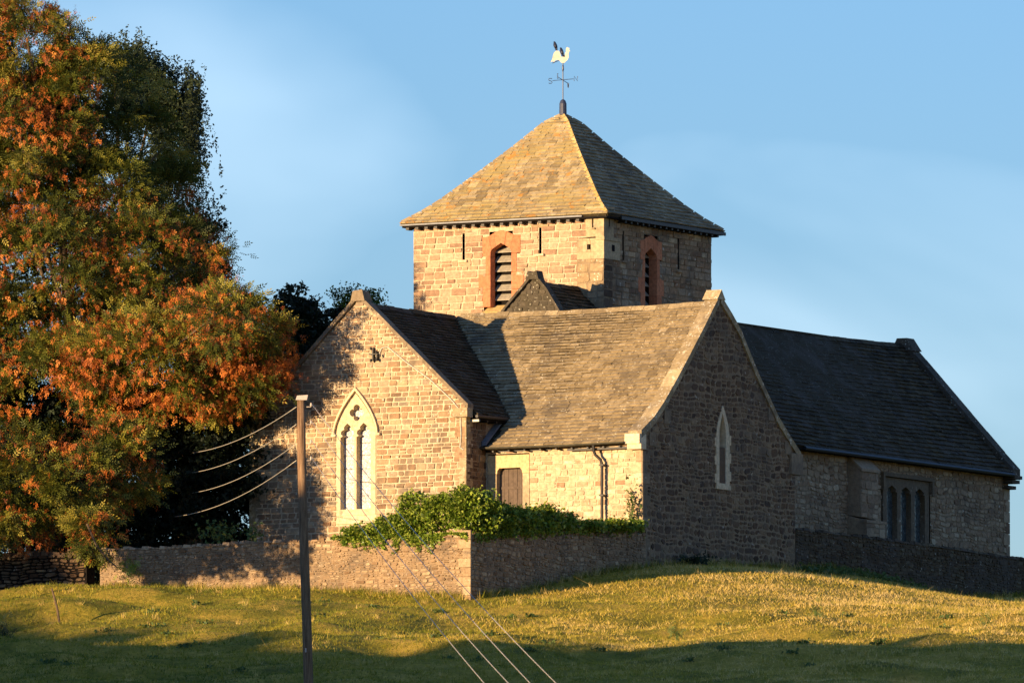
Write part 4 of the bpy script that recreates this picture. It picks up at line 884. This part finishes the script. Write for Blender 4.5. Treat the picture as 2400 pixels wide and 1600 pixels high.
# ------------------------------------------------------------------ foliage
def rot_basis(d, n):
    """random orthonormal frames with first axis near d (n,3)"""
    d = d/np.linalg.norm(d, axis=1, keepdims=True); r = rng.normal(size=(n, 3)); s = np.cross(d, r); s /= np.linalg.norm(s, axis=1, keepdims=True)
    return d, s, np.cross(d, s)
def cards(name, pos, dirs, T, mat, tint, parent=None, size=None, **k):
    """T: template (faces,4,3) in frame (along, side, normal)"""
    n = len(pos); d, s, u = rot_basis(dirs, n); B = np.stack([d, s, u], 1)     # n,3,3
    sz = np.ones(n) if size is None else size
    V = np.einsum('fvk,nkj->nfvj', T, B)*sz[:, None, None, None] + pos[:, None, None, :]
    nf = T.shape[0]; V = V.reshape(-1, 3); F = np.arange(len(V)).reshape(-1, 4)
    return tri_mesh(name, V, F, mat, np.clip(np.repeat(tint, nf), 0, 1), parent, **k)
def leaflet(x, y, ang, l, w, z=0):
    c, s = math.cos(ang), math.sin(ang)
    p = [(0, 0), (l*.45, w/2), (l, 0), (l*.45, -w/2)]
    return [(x+a*c-b*s, y+a*s+b*c, z+(.012 if i in (1, 3) else 0)) for i, (a, b) in enumerate(p)]
def pinnate(L=.27, k=3, l=.12, w=.042):
    f = []
    for i in range(k):
        x = L*(i+.7)/(k+.6)
        f += [leaflet(x, 0, 1.0, l*.9, w), leaflet(x, 0, -1.0, l*.9, w)]
    return np.array(f+[leaflet(L*.95, 0, 0, l, w)])
PIN = pinnate()
KEY = np.array([leaflet(random.uniform(0, .2), random.gauss(0, .045), random.gauss(0, .7), .065, .02, random.gauss(0, .045)) for _ in range(20)])
SMALL = np.array([leaflet(0, 0, a, .055, .036) for a in (-.8, 0, .8)])
IVYT = np.array([leaflet(0, 0, a, .07, .06, z) for a, z in ((-.9, 0), (.1, .01), (1, 0), (2.2, .02))])
def lobes_pts(lobes, n, cs, cr, shell=.55, front=None):
    """n leaves gathered in clumps through ellipsoid lobes (x,y,z,rx,ry,rz)"""
    w = np.array([l[3]*l[4]+l[3]*l[5]+l[4]*l[5] for l in lobes]); w = w/w.sum()
    nc = int(n/cs); li = rng.choice(len(lobes), nc, p=w); Lb = np.array(lobes)[li]
    d = rng.normal(size=(nc, 3)); d /= np.linalg.norm(d, axis=1, keepdims=True)
    rad = np.power(rng.uniform(shell**3, 1, nc), 1/3)
    c = Lb[:, :3] + d*Lb[:, 3:6]*rad[:, None]
    i = np.repeat(np.arange(nc), cs); sr = rng.uniform(.6, 1.3, nc)[i]*cr
    off = rng.normal(size=(len(i), 3))*.42; off[:, 2] *= .62
    p = c[i] + off*sr[:, None]
    out = d[i]*.6 + off*1.2; out[:, 2] -= .25
    return p, out + rng.normal(size=out.shape)*.35, i, c, d
def limbs(parent, base, lobes, r0, mat, n=26, spread=.7):
    mb = MB(); base = Vector(base); top = Vector(base) + Vector((0, 0, 0))
    cz = sorted(lobes, key=lambda l: l[2])
    hi = Vector(cz[-1][:3]); trunk = [base]
    for t in (.2, .45, .7, 1): trunk.append(Vector((base.x+(hi.x-base.x)*t*t, base.y+(hi.y-base.y)*t*t, base.z+(hi.z-base.z)*t)) + Vector((random.gauss(0, .15), random.gauss(0, .15), 0)))
    MB().tube([base-Z3*.6]+trunk, [r0*1.15, r0, r0*.85, r0*.6, r0*.35, .05], 10).build('trunk', mat, parent, smooth=True)
    for k in range(n):
        l = random.choice(lobes); e = Vector((l[0]+random.uniform(-spread, spread)*l[3], l[1]+random.uniform(-spread, spread)*l[4], l[2]+random.uniform(-spread, spread)*l[5]))
        t = min(.95, max(.08, (e.z-base.z)/(hi.z-base.z)*.75)); j = t*4; i = min(3, int(j)); s = trunk[i].lerp(trunk[i+1], j-i)
        mid = s.lerp(e, .5) + Vector((0, 0, random.uniform(-.2, .5)))
        q_ = s.lerp(mid, .5)+Vector((random.gauss(0, .15), random.gauss(0, .15), random.gauss(0, .15)))
        mb.tube([s, q_, mid, mid.lerp(e, .6)+Vector((random.gauss(0, .15),)*3), e], [r0*.3*(1-t*.6), r0*.22*(1-t*.6), .06, .035, .012], 6)
    mb.build('branches', mat, parent)
AX = -13.0
def lob(l, y0=AX, fy=.9): 
    return [(x, y0+oy, z, rx, max(rx, rz)*fy, rz) for x, z, rx, rz, oy in l]
ashL = [(-19.48, 0.0, 17.74, 1.75, 1.92, 2.27), (-17.54, 0.0, 16.19, 1.75, 1.92, 2.27), (-23.11, 0.0, 16.08, 2.68, 2.45, 2.89), (-19.67, -0.7000000000000002, 13.96, 3.09, 2.62, 2.67), (-18.99, -2.5, 10.31, 3.89, 3.3, 2.67), (-15.5, -2.5, 9.89, 2.97, 2.53, 2.35), (-13.06, -6.5, 8.13, 1.73, 1.47, 1.37), (-11.32, -6.800000000000001, 7.5, 1.01, 1.08, 1.27), (-14.78, -6.5, 6.81, 3.25, 2.76, 1.73), (-18.1, -4.5, 5.85, 3.67, 3.13, 2.55), (-12.75, -6.5, 5.94, 1.53, 1.3, 0.76), (-11.73, -6.699999999999999, 6.39, 1.22, 1.03, 0.71), (-18.76, -11.5, 2.5, 3.01, 2.21, 1.61), (-16.09, -10.2, 3.3, 1.31, 1.45, 1.71), (-16.54, -13.6, 0.83, 0.7, 0.72, 0.85), (-19.9, -13, 1.0, 1.6, 1.36, 0.8), (-23.04, -1.5, 8.96, 3.29, 3.67, 4.32), (-23.05, -12, 3.07, 3.01, 2.56, 2.51), (-16.27, -1.0, 13.11, 1.13, 1.31, 1.54), (-20.6, 0, 16.2, 1.5, 1.8, 2.2), (-19.3, -0.5, 18.4, 1.5, 1.8, 1.6), (-12.0, -6.5, 7.9, 1.0, 1.0, 1.0), (-12.6, -10, 8.1, 1.0, 0.9, 0.95), (-19.6, -2, 14.6, 1.7, 1.8, 1.7), (-17.4, -1, 14.0, 1.3, 1.3, 1.6), (-18.2, 0, 16.4, 1.3, 1.3, 1.5), (-15.53, 3, 15.1, 1.3, 1.3, 1.6), (-14.6, 3, 13.0, 1.2, 1.2, 1.5), (-16.1, 3, 17.0, 1.0, 1.1, 1.1), (-13.7, 3, 11.4, 1.0, 1.1, 1.1), (-15.6, 1, 11.2, 1.6, 1.4, 1.6)]
bx = Uw*-13.65 + Vw*-11.35
ash = empty('ash_tree', (0, 0, 0), 0, label='tall ash tree on the left, green leaves hung with bunches of orange brown seed keys', cat='tree')
limbs(ash, (bx.x, bx.y, -1.2), ashL, .34, M['bark'], 34)
p, d, i, c, dd_ = lobes_pts(ashL, 96000, 100, .62, .5)
tn = rng.normal(.45, .2, len(p)) + rng.normal(0, .2, len(c))[i]
cards('crown', p, d, PIN, M['ash'], tn, ash, rng.uniform(.8, 1.25, len(p)), kind='stuff')
p2, d2, i2, c2_, _ = lobes_pts(ashL, 23000, 9, .6, .8)
_g = np.sin(p2[:, 0]*1.1+.6*p2[:, 2])*np.sin(p2[:, 2]*1.3+.5*p2[:, 0]+1)*np.sin(p2[:, 1]*.9)
kx = rng.random(len(p2)) < .5 + .8*_g + .45*((p2[:, 0] > -15.8) & (p2[:, 2] < 9.2)) +  np.clip(.75 - .35*((p2[:, 0] > -16.5) & (p2[:, 2] > 9)) , 0, 1)
kx &= ~((p2[:, 2] > 13.8) & (p2[:, 0] > -16.9))
rl = [(l[0], l[1], l[2], l[3]*1.06, l[4]*1.1, l[5]*1.04) for l in (ashL[6], ashL[7], ashL[8], ashL[10], ashL[11], ashL[21])]
p4 = lobes_pts(rl, 4200, 8, .5, .92)[0]; p4 = p4[p4[:, 1] < -6.3]
p2 = np.concatenate([p2[kx], p4]); dn = rng.normal(0, .25, (len(p2), 3)); dn[:, 2] = -1
cards('seed_keys', p2, dn, KEY, M['keys'], rng.normal(.45, .3, len(p2)), ash, rng.uniform(.5, 1.2, len(p2)), kind='stuff')
# bare low branch hanging over the wall
lb = MB().tube([(-16.9, -14.3, 1.1), (-16.6, -14.5, .4), (-16.2, -14.7, -.1), (-15.9, -14.8, -.35), (-15.6, -14.9, -.38)], [.04, .03, .028, .022, .01], 6).build('low_branch', M['bark'], ash)
pl_ = np.array([(-15.55, -14.9, -.38)]) + rng.normal(0, (.22, .2, .16), (70, 3))
cards('low_leaves', pl_, rng.normal(size=(70, 3)), PIN, M['ivy'], rng.normal(.6, .2, 70), ash, np.full(70, .8), kind='stuff')

def tree(name, lobes, base, r0, T, mat, n, cs, cr, label, shell=.4, tm=.5, sz=1.0, cat='tree', extra=None, nb=20):
    e = empty(name, (0, 0, 0), 0, label=label, cat=cat)
    limbs(e, base, lobes, r0, M['bark'], nb)
    p, d, i, c, _ = lobes_pts(lobes, n, cs, cr, shell)
    if extra is not None: p = np.concatenate([p, extra[0]]); d = np.concatenate([d, extra[1]]); i = np.concatenate([i, np.zeros(len(extra[0]), int)])
    cards('crown', p, d, T, mat, rng.normal(tm, .2, len(p)) + rng.normal(0, .12, len(c))[i], e, rng.uniform(.7, 1.3, len(p))*sz, kind='stuff')
    return e
# weeping birch: hanging strands
st_p, st_d = [], []
for k in range(760):
    t = random.random(); x = -16.9 + 3.0*t + random.gauss(0, .3); z = 19.3 - 2.0*t**2 + random.gauss(0, .3); y = 12+random.gauss(0, 1.0)
    L = random.uniform(1.2, 3.6)*(1 if t > .55 else .7)
    if t > .55: x = random.choice((-15.6, -15.1, -14.8, -14.3, -14.05, -14.15)) + random.gauss(0, .16)
    m_ = int(L*20); hh = np.sort(rng.uniform(0, L, m_)); sw = random.gauss(0, .1)
    st_p.append(np.stack([x+sw*hh+rng.normal(0, .05, m_), y+rng.normal(0, .06, m_), z-hh], -1)); dd = rng.normal(0, .7, (m_, 3)); dd[:, 2] -= .6; st_d.append(dd)
birchL = [(-16.95, 12, 18.53, 1.46, 1.56, 1.14), (-15.7, 12, 17.91, 1.14, 1.35, 0.94), (-14.97, 12, 16.87, 0.62, 0.83, 1.25), (-15.7, 12, 14.16, 1.46, 1.66, 1.66), (-14.56, 12, 13.12, 0.94, 1.25, 1.35), (-19.13, 12, 13.54, 2.08, 1.56, 3.12), (-18.45, 12, 16.2, 1.3, 1.5, 1.5)]
tree('birch_tree', birchL, (-16.6, 12, -.3), .2, SMALL, M['birch'], 24000, 22, .6, 'weeping birch with drooping bluish twigs behind the ash', .1, .38, 1.2, nb=9, extra=(np.concatenate(st_p), np.concatenate(st_d)))
tree('holm_oak', [(-13.6, 12, 12.98, 0.67, 1.03, 0.92), (-14.4, 12, 11.34, 1.23, 1.44, 1.54), (-13.7, 12, 11.85, 0.72, 1.03, 0.62), (-12.84, 12, 9.8, 1.23, 1.33, 1.23), (-15.3, 12, 8.88, 2.05, 1.54, 3.08)], (-14.5, 12, 0), .3, IVYT, M['yew'], 12000, 40, .45,
     'dark leafy tree peering out right of the birch', .3, .35, 1.1)
tree('yew_tree', [(-12.4, -3, 2.3, 1.1, 1.5, 2.2), (-16.9, -4, .7, 1.6, 1.3, 1.3), (-14.4, -3.5, 1.6, 1.8, 1.5, 1.8), (-13.4, -2.5, 5.5, 1.6, 1.5, 1.5), (-13.3, -4, 4.0, 2.4, 2.2, 3.2), (-12, -4, 6.6, 1.6, 2, 2.1), (-15.5, -4, 3.5, 2.2, 2, 3.6), (-17.5, -4, 3, 2.5, 2, 3.2), (-20.5, -4, 4, 3, 2, 4.2)], (-13.8, -4, 0), .4, IVYT, M['yew'], 72000, 50, .6,
     'black green yew filling the gap between the ash and the left gable', .3, .2, 1.3, nb=10)
tree('oak_tree', [(-10.4, 4, 9.6, .8, 1, .8), (-10.9, 4, 8.6, .9, 1.2, 1.1), (-9.7, 4, 8.3, .9, 1, 1.1), (-10.2, 4, 7.2, 1.6, 1.6, 1.8), (-9.2, 4, 9.0, .6, .8, .7)], (-10, 4, 0), .3, IVYT, M['yew'], 14000, 45, .42,
     'small dark tree with ragged leaves rising behind the left slope of the gable', .3, .45, 1.25)
tree('pine_tree', [(-8.4, 5, 9.3, .85, 1, .7), (-8.8, 5, 10.0, .5, .7, .45), (-7.9, 5, 10.0, .45, .7, .5), (-8.6, 5, 8, 1.4, 1.2, 1.5)], (-8.5, 5, 0), .25, SMALL, M['ivy'], 11000, 40, .4,
     'sunlit evergreen top just left of the gable peak', .3, .1, 1.2)
for gx_, gy_, lb_ in ((-19.6, .5, 'large dark hedge tree standing behind the drystone wall'),): 
    tree('holly_tree', [(-19.5, 0, 6, 3, 2, 5), (-23, 0, 6, 3, 2, 6)], (gx_, gy_, 0), .3, IVYT, M['yew'], 20000, 50, .7, lb_, .4, .2, 1.6, nb=8)

# a low thorn tree just outside the left edge, whose shade dapples the wall
tree('hawthorn_tree', [(-23.4, -23.5, 1.7, 1.7, 1.7, 1.5), (-24.6, -24.5, 2.0, 1.8, 1.6, 1.6), (-22.6, -22.4, 1.3, 1.0, 1.2, 1.0), (-25.6, -25.5, 1.6, 1.4, 1.4, 1.4), (-21.9, -25, 1.5, 1.4, 1.5, 1.2), (-21.3, -27.2, 1.25, 1.1, 1.2, .9)], (-24, -24, -2.6), .16, SMALL, M['ivy'], 30000, 40, .4, 'low thorn tree standing just outside the left edge of the view', .3, .3, 1.6, nb=10)
# ivy on the wall
def local(a, b, z): return tuple(Uw*a + Vw*b + Vector((0, 0, z)))
ivl = []
for a, b, z, ra, rb, rz in ((1.9, -19.8, .36, .5, .3, .12), (2.5, -19.8, .5, .8, .35, .3), (3.5, -19.8, .72, .65, .4, .42), (4.25, -19.75, 1.2, .42, .4, .65), (4.15, -19.8, .7, .8, .4, .4), (5.2, -19.7, 1.1, .65, .5, .65), (6.0, -19.6, 1.2, .6, .5, .72),
                            (6.3, -18.9, 1.15, .55, .8, .7), (6.2, -17.8, .95, .5, .9, .55), (6.2, -16.5, .95, .4, 1.0, .5), (6.2, -15.0, 1.15, .4, .9, .5), (6.2, -13.8, 1.15, .3, .8, .28), (6.2, -12.3, 1.06, .25, 1.2, .08), (6.2, -10.5, 1.2, .25, 1.2, .07), (6.2, -9.0, 1.3, .25, .5, .14)):
    w = local(a, b, z); r_ = (ra*.866+rb*.5, ra*.5+rb*.866) if b < -19.4 else (rb*.6+.2, rb*.8+.1)
    ivl.append((w[0], w[1], w[2], r_[0]*.85, r_[1]*.6, rz))
p, d, i, c, _ = lobes_pts(ivl, 34000, 24, .26, .35)
n = 1500; s_ = rng.uniform(1.3, 6.4, n); fr2 = np.stack([np.array(local(a, -20.08, .3)) for a in s_]); fr2[:, 2] += -np.abs(rng.normal(0, .1, n))*(1+np.sin(s_*3)) + .1
tr_ = []
for k in range(20):
    a0 = rng.uniform(1.6, 5.7); L0 = rng.uniform(.1, .42)*(1.3 if a0 > 3 else .7); m0 = int(L0*70); dr_ = rng.normal(0, .25)
    for q0 in rng.uniform(0, L0, m0): tr_.append(local(a0 + dr_*q0 + rng.normal(0, .05), -20.08, .3-q0))
fr2 = np.concatenate([fr2, np.array(tr_)]); n = len(fr2)
n3 = 1500; b3 = rng.uniform(-19.8, -8.7, n3); f3 = np.stack([np.array(local(6.5, b, np.interp(b, [-20, -14, -8.6], [.35, .92, 1.28]))) for b in b3]); f3[:, 2] -= np.abs(rng.normal(0, .12, n3))
p = np.concatenate([p, fr2, f3]); d = np.concatenate([d, rng.normal(size=(n+n3, 3))+np.array([0, -.6, -.3])])
cards('ivy', p, d, IVYT, M['ivy'], rng.normal(.5, .3, len(p)), None, rng.uniform(.55, 1.0, len(p)), kind='stuff', label='bright green ivy bushing over the top of the churchyard wall', cat='ivy')
def sprig(name, pos, n, r, rz, label, T=IVYT, mat='weed', size=1, tm=.5):
    p = np.array(pos) + rng.normal(0, 1, (n, 3))*np.array([r, r, rz]); dd = rng.normal(size=(n, 3)); dd[:, 2] += .8
    st = MB()
    for k in range(4):
        st.tube([(random.gauss(0, r*.2), 0, -rz*1.6), (random.gauss(0, r*.5), random.gauss(0, r*.3), 0), (random.gauss(0, r), random.gauss(0, r), rz*1.2)], [.012, .01, .005], 5)
    o = st.build(name, M['weed'], None); o.location = pos; tag(o, label, 'plant')
    q_ = cards('leaves', p-np.array(pos), dd, T, M[mat], rng.normal(tm, .2, n), o, rng.uniform(.7, 1.2, n)*size, kind='stuff'); return o
sprig('wall_shrub', local(6.1, -8.85, 1.9), 110, .12, .35, 'thin straggly plant climbing the bright wall beside the gable corner')
sprig('wall_shrub', local(-3.2, -19.6, .75), 160, .35, .22, 'pale green sapling on the wall top in front of the dark gap')
sprig('wall_shrub', local(-2.0, -19.5, .6), 80, .15, .2, 'small plant on the wall top at the foot of the left gable')
sprig('dark_shrub', (2.9, -8.3, .25), 260, .32, .12, 'dark low bush at the foot of the shaded gable', mat='birch', tm=.1)
for x, y, lb_ in ((6.4, -33, 'tall thistle standing alone in the lit grass'), (2.0, -35, 'small thistle in the grass nearest the middle of the field'), (11.6, -35, 'small green thistle near the right edge of the field')):
    z = float(gz(x, y)); sprig('thistle', (x, y, z+.22), 70, .12, .16, lb_, PIN, 'weed', .5)
nn = 900; bq = rng.uniform(.8, 9.5, nn); aq = 6.9+np.abs(rng.normal(0, .35, nn)); pq = np.stack([aq*.866+bq*.5, -aq*.5+bq*.866, 0*aq], -1); pq[:, 2] = gz(pq[:, 0], pq[:, 1]) + np.abs(rng.normal(.08, .08, nn))
cards('nettles', pq, rng.normal(size=(nn, 3))+np.array([0, 0, .8]), IVYT, M['weed'], rng.normal(.6, .2, nn), None, kind='stuff', label='bright green nettles along the foot of the shaded boundary wall', cat='weeds')
for x, y, dx, h, lb_ in ((-17.3, -26, -.32, 1.3, 'thin dark stake leaning left in the shaded grass'), (-20.6, -46, .05, 1.2, 'dark fence post cut by the left edge of the picture')):
    z = float(gz(x, y)); o = MB().tube([(0, 0, -.3), (dx*.45, 0, h*.5), (dx, 0, h)], [.04, .038, .03], 7).build('fence_post', M['bark'], None); o.location = (x, y, z); tag(o, lb_, 'post')
sprig('rush_clump', (-18.9, -33, float(gz(-18.9, -33))+.25), 120, .25, .2, 'dark tuft of rushes in the shaded grass at the lower left', PIN, 'yew', .7)

# ------------------------------------------------------------------ wood that shades the foot of the field (stands left of and below the view)
pv = np.array([-40, -14, -3.6, -2.8, 3, 6, 9, 12, 17, 21, 25, 29, 33, 37, 39, 44, 55, 80]); TV = np.array([-1.9, -1.9, -1.9, -4.9, -5.2, -5.7, -6.2, -6.4, -7.0, -7.8, -7.9, -7.5, -7.0, -6.8, -6.4, -6.4, -6.2, -6.2])
SD_ = -118.0; tanE = math.tan(R(SUN_EL)); Pd = Vector((Dh.y, -Dh.x, 0))
pos, lo_ = [], MB()
for k in range(150):
    pk = -40 + k*.8; zt = float(np.interp(pk, pv, TV)) + (.45*math.sin(pk*.9+1) + .35*math.sin(pk*2.1))*(pk > 5) - .3*(6 < pk < 22) - SD_*tanE + random.gauss(0, .12)
    w = Dh*SD_ + Pd*pk; gzv = float(gz(w.x, w.y))
    rr_ = random.uniform(.9, 1.4)
    lo_.tube([(w.x, w.y, gzv-1), (w.x+random.gauss(0, .3), w.y, zt-3), (w.x, w.y, zt-rr_)], [1.3, 1.2, .5], 8)
    m_ = 160; pp_ = rng.normal(0, 1, (m_, 3)); pp_ /= np.linalg.norm(pp_, axis=1, keepdims=True); pos.append(pp_*rr_*np.array([1.2, 1.2, 1]) + np.array([w.x, w.y, zt-rr_]))
wd_ = lo_.build('wood', M['bark'], None); tag(wd_, 'dense woodland edge standing left of and below the view', 'wood', kind='stuff')
pos = np.concatenate(pos); cards('wood_leaves', pos, rng.normal(size=pos.shape), IVYT, M['birch'], rng.normal(.5, .2, len(pos)), wd_, np.full(len(pos), 6.0), kind='stuff')

nw_ = 90; wx, wy = rng.uniform(-18, 18, nw_), rng.uniform(-52, -22, nw_); kk = 26
pw_ = np.repeat(np.stack([wx, wy, gz(wx, wy)+.05], -1), kk, 0) + rng.normal(0, 1, (nw_*kk, 3))*np.array([.12, .12, .035])
cards('weeds', pw_, rng.normal(size=pw_.shape)+np.array([0, 0, .6]), IVYT, M['weed'], rng.normal(.35, .2, len(pw_)), None, rng.uniform(.6, 1.1, len(pw_)), kind='stuff', label='scattered low green weeds and docks in the grass', cat='weeds')
# two out-of-focus shoots of a bush growing close to the camera
for fx_, fy_, fz_, mt_, lb_ in ((-2.6, -404, -25.13, 'keys', 'blurred orange leafed shoot close to the camera at the bottom right'), (-2.27, -404, -25.1, 'weed', 'blurred green leafed shoot close to the camera, right of the orange one')):
    zg = float(gz(fx_, fy_)); L = fz_ - zg
    o = MB().tube([(.03, 0, -L), (0, .02, -L*.5), (0, 0, 0)], [.02, .012, .003], 6).build('leafy_shoot', M['bark'], None); o.location = (fx_, fy_, fz_); tag(o, lb_, 'shrub')
    k_ = 4; pp_ = np.stack([rng.normal(0, .02, k_), rng.normal(0, .03, k_), -np.abs(rng.normal(0, .09, k_))], -1)
    cards('leaves', pp_, rng.normal(size=(k_, 3)), np.array([leaflet(0, 0, 0, .05, .022)]), M[mt_], rng.normal(.5, .2, k_), o, np.ones(k_), kind='stuff')
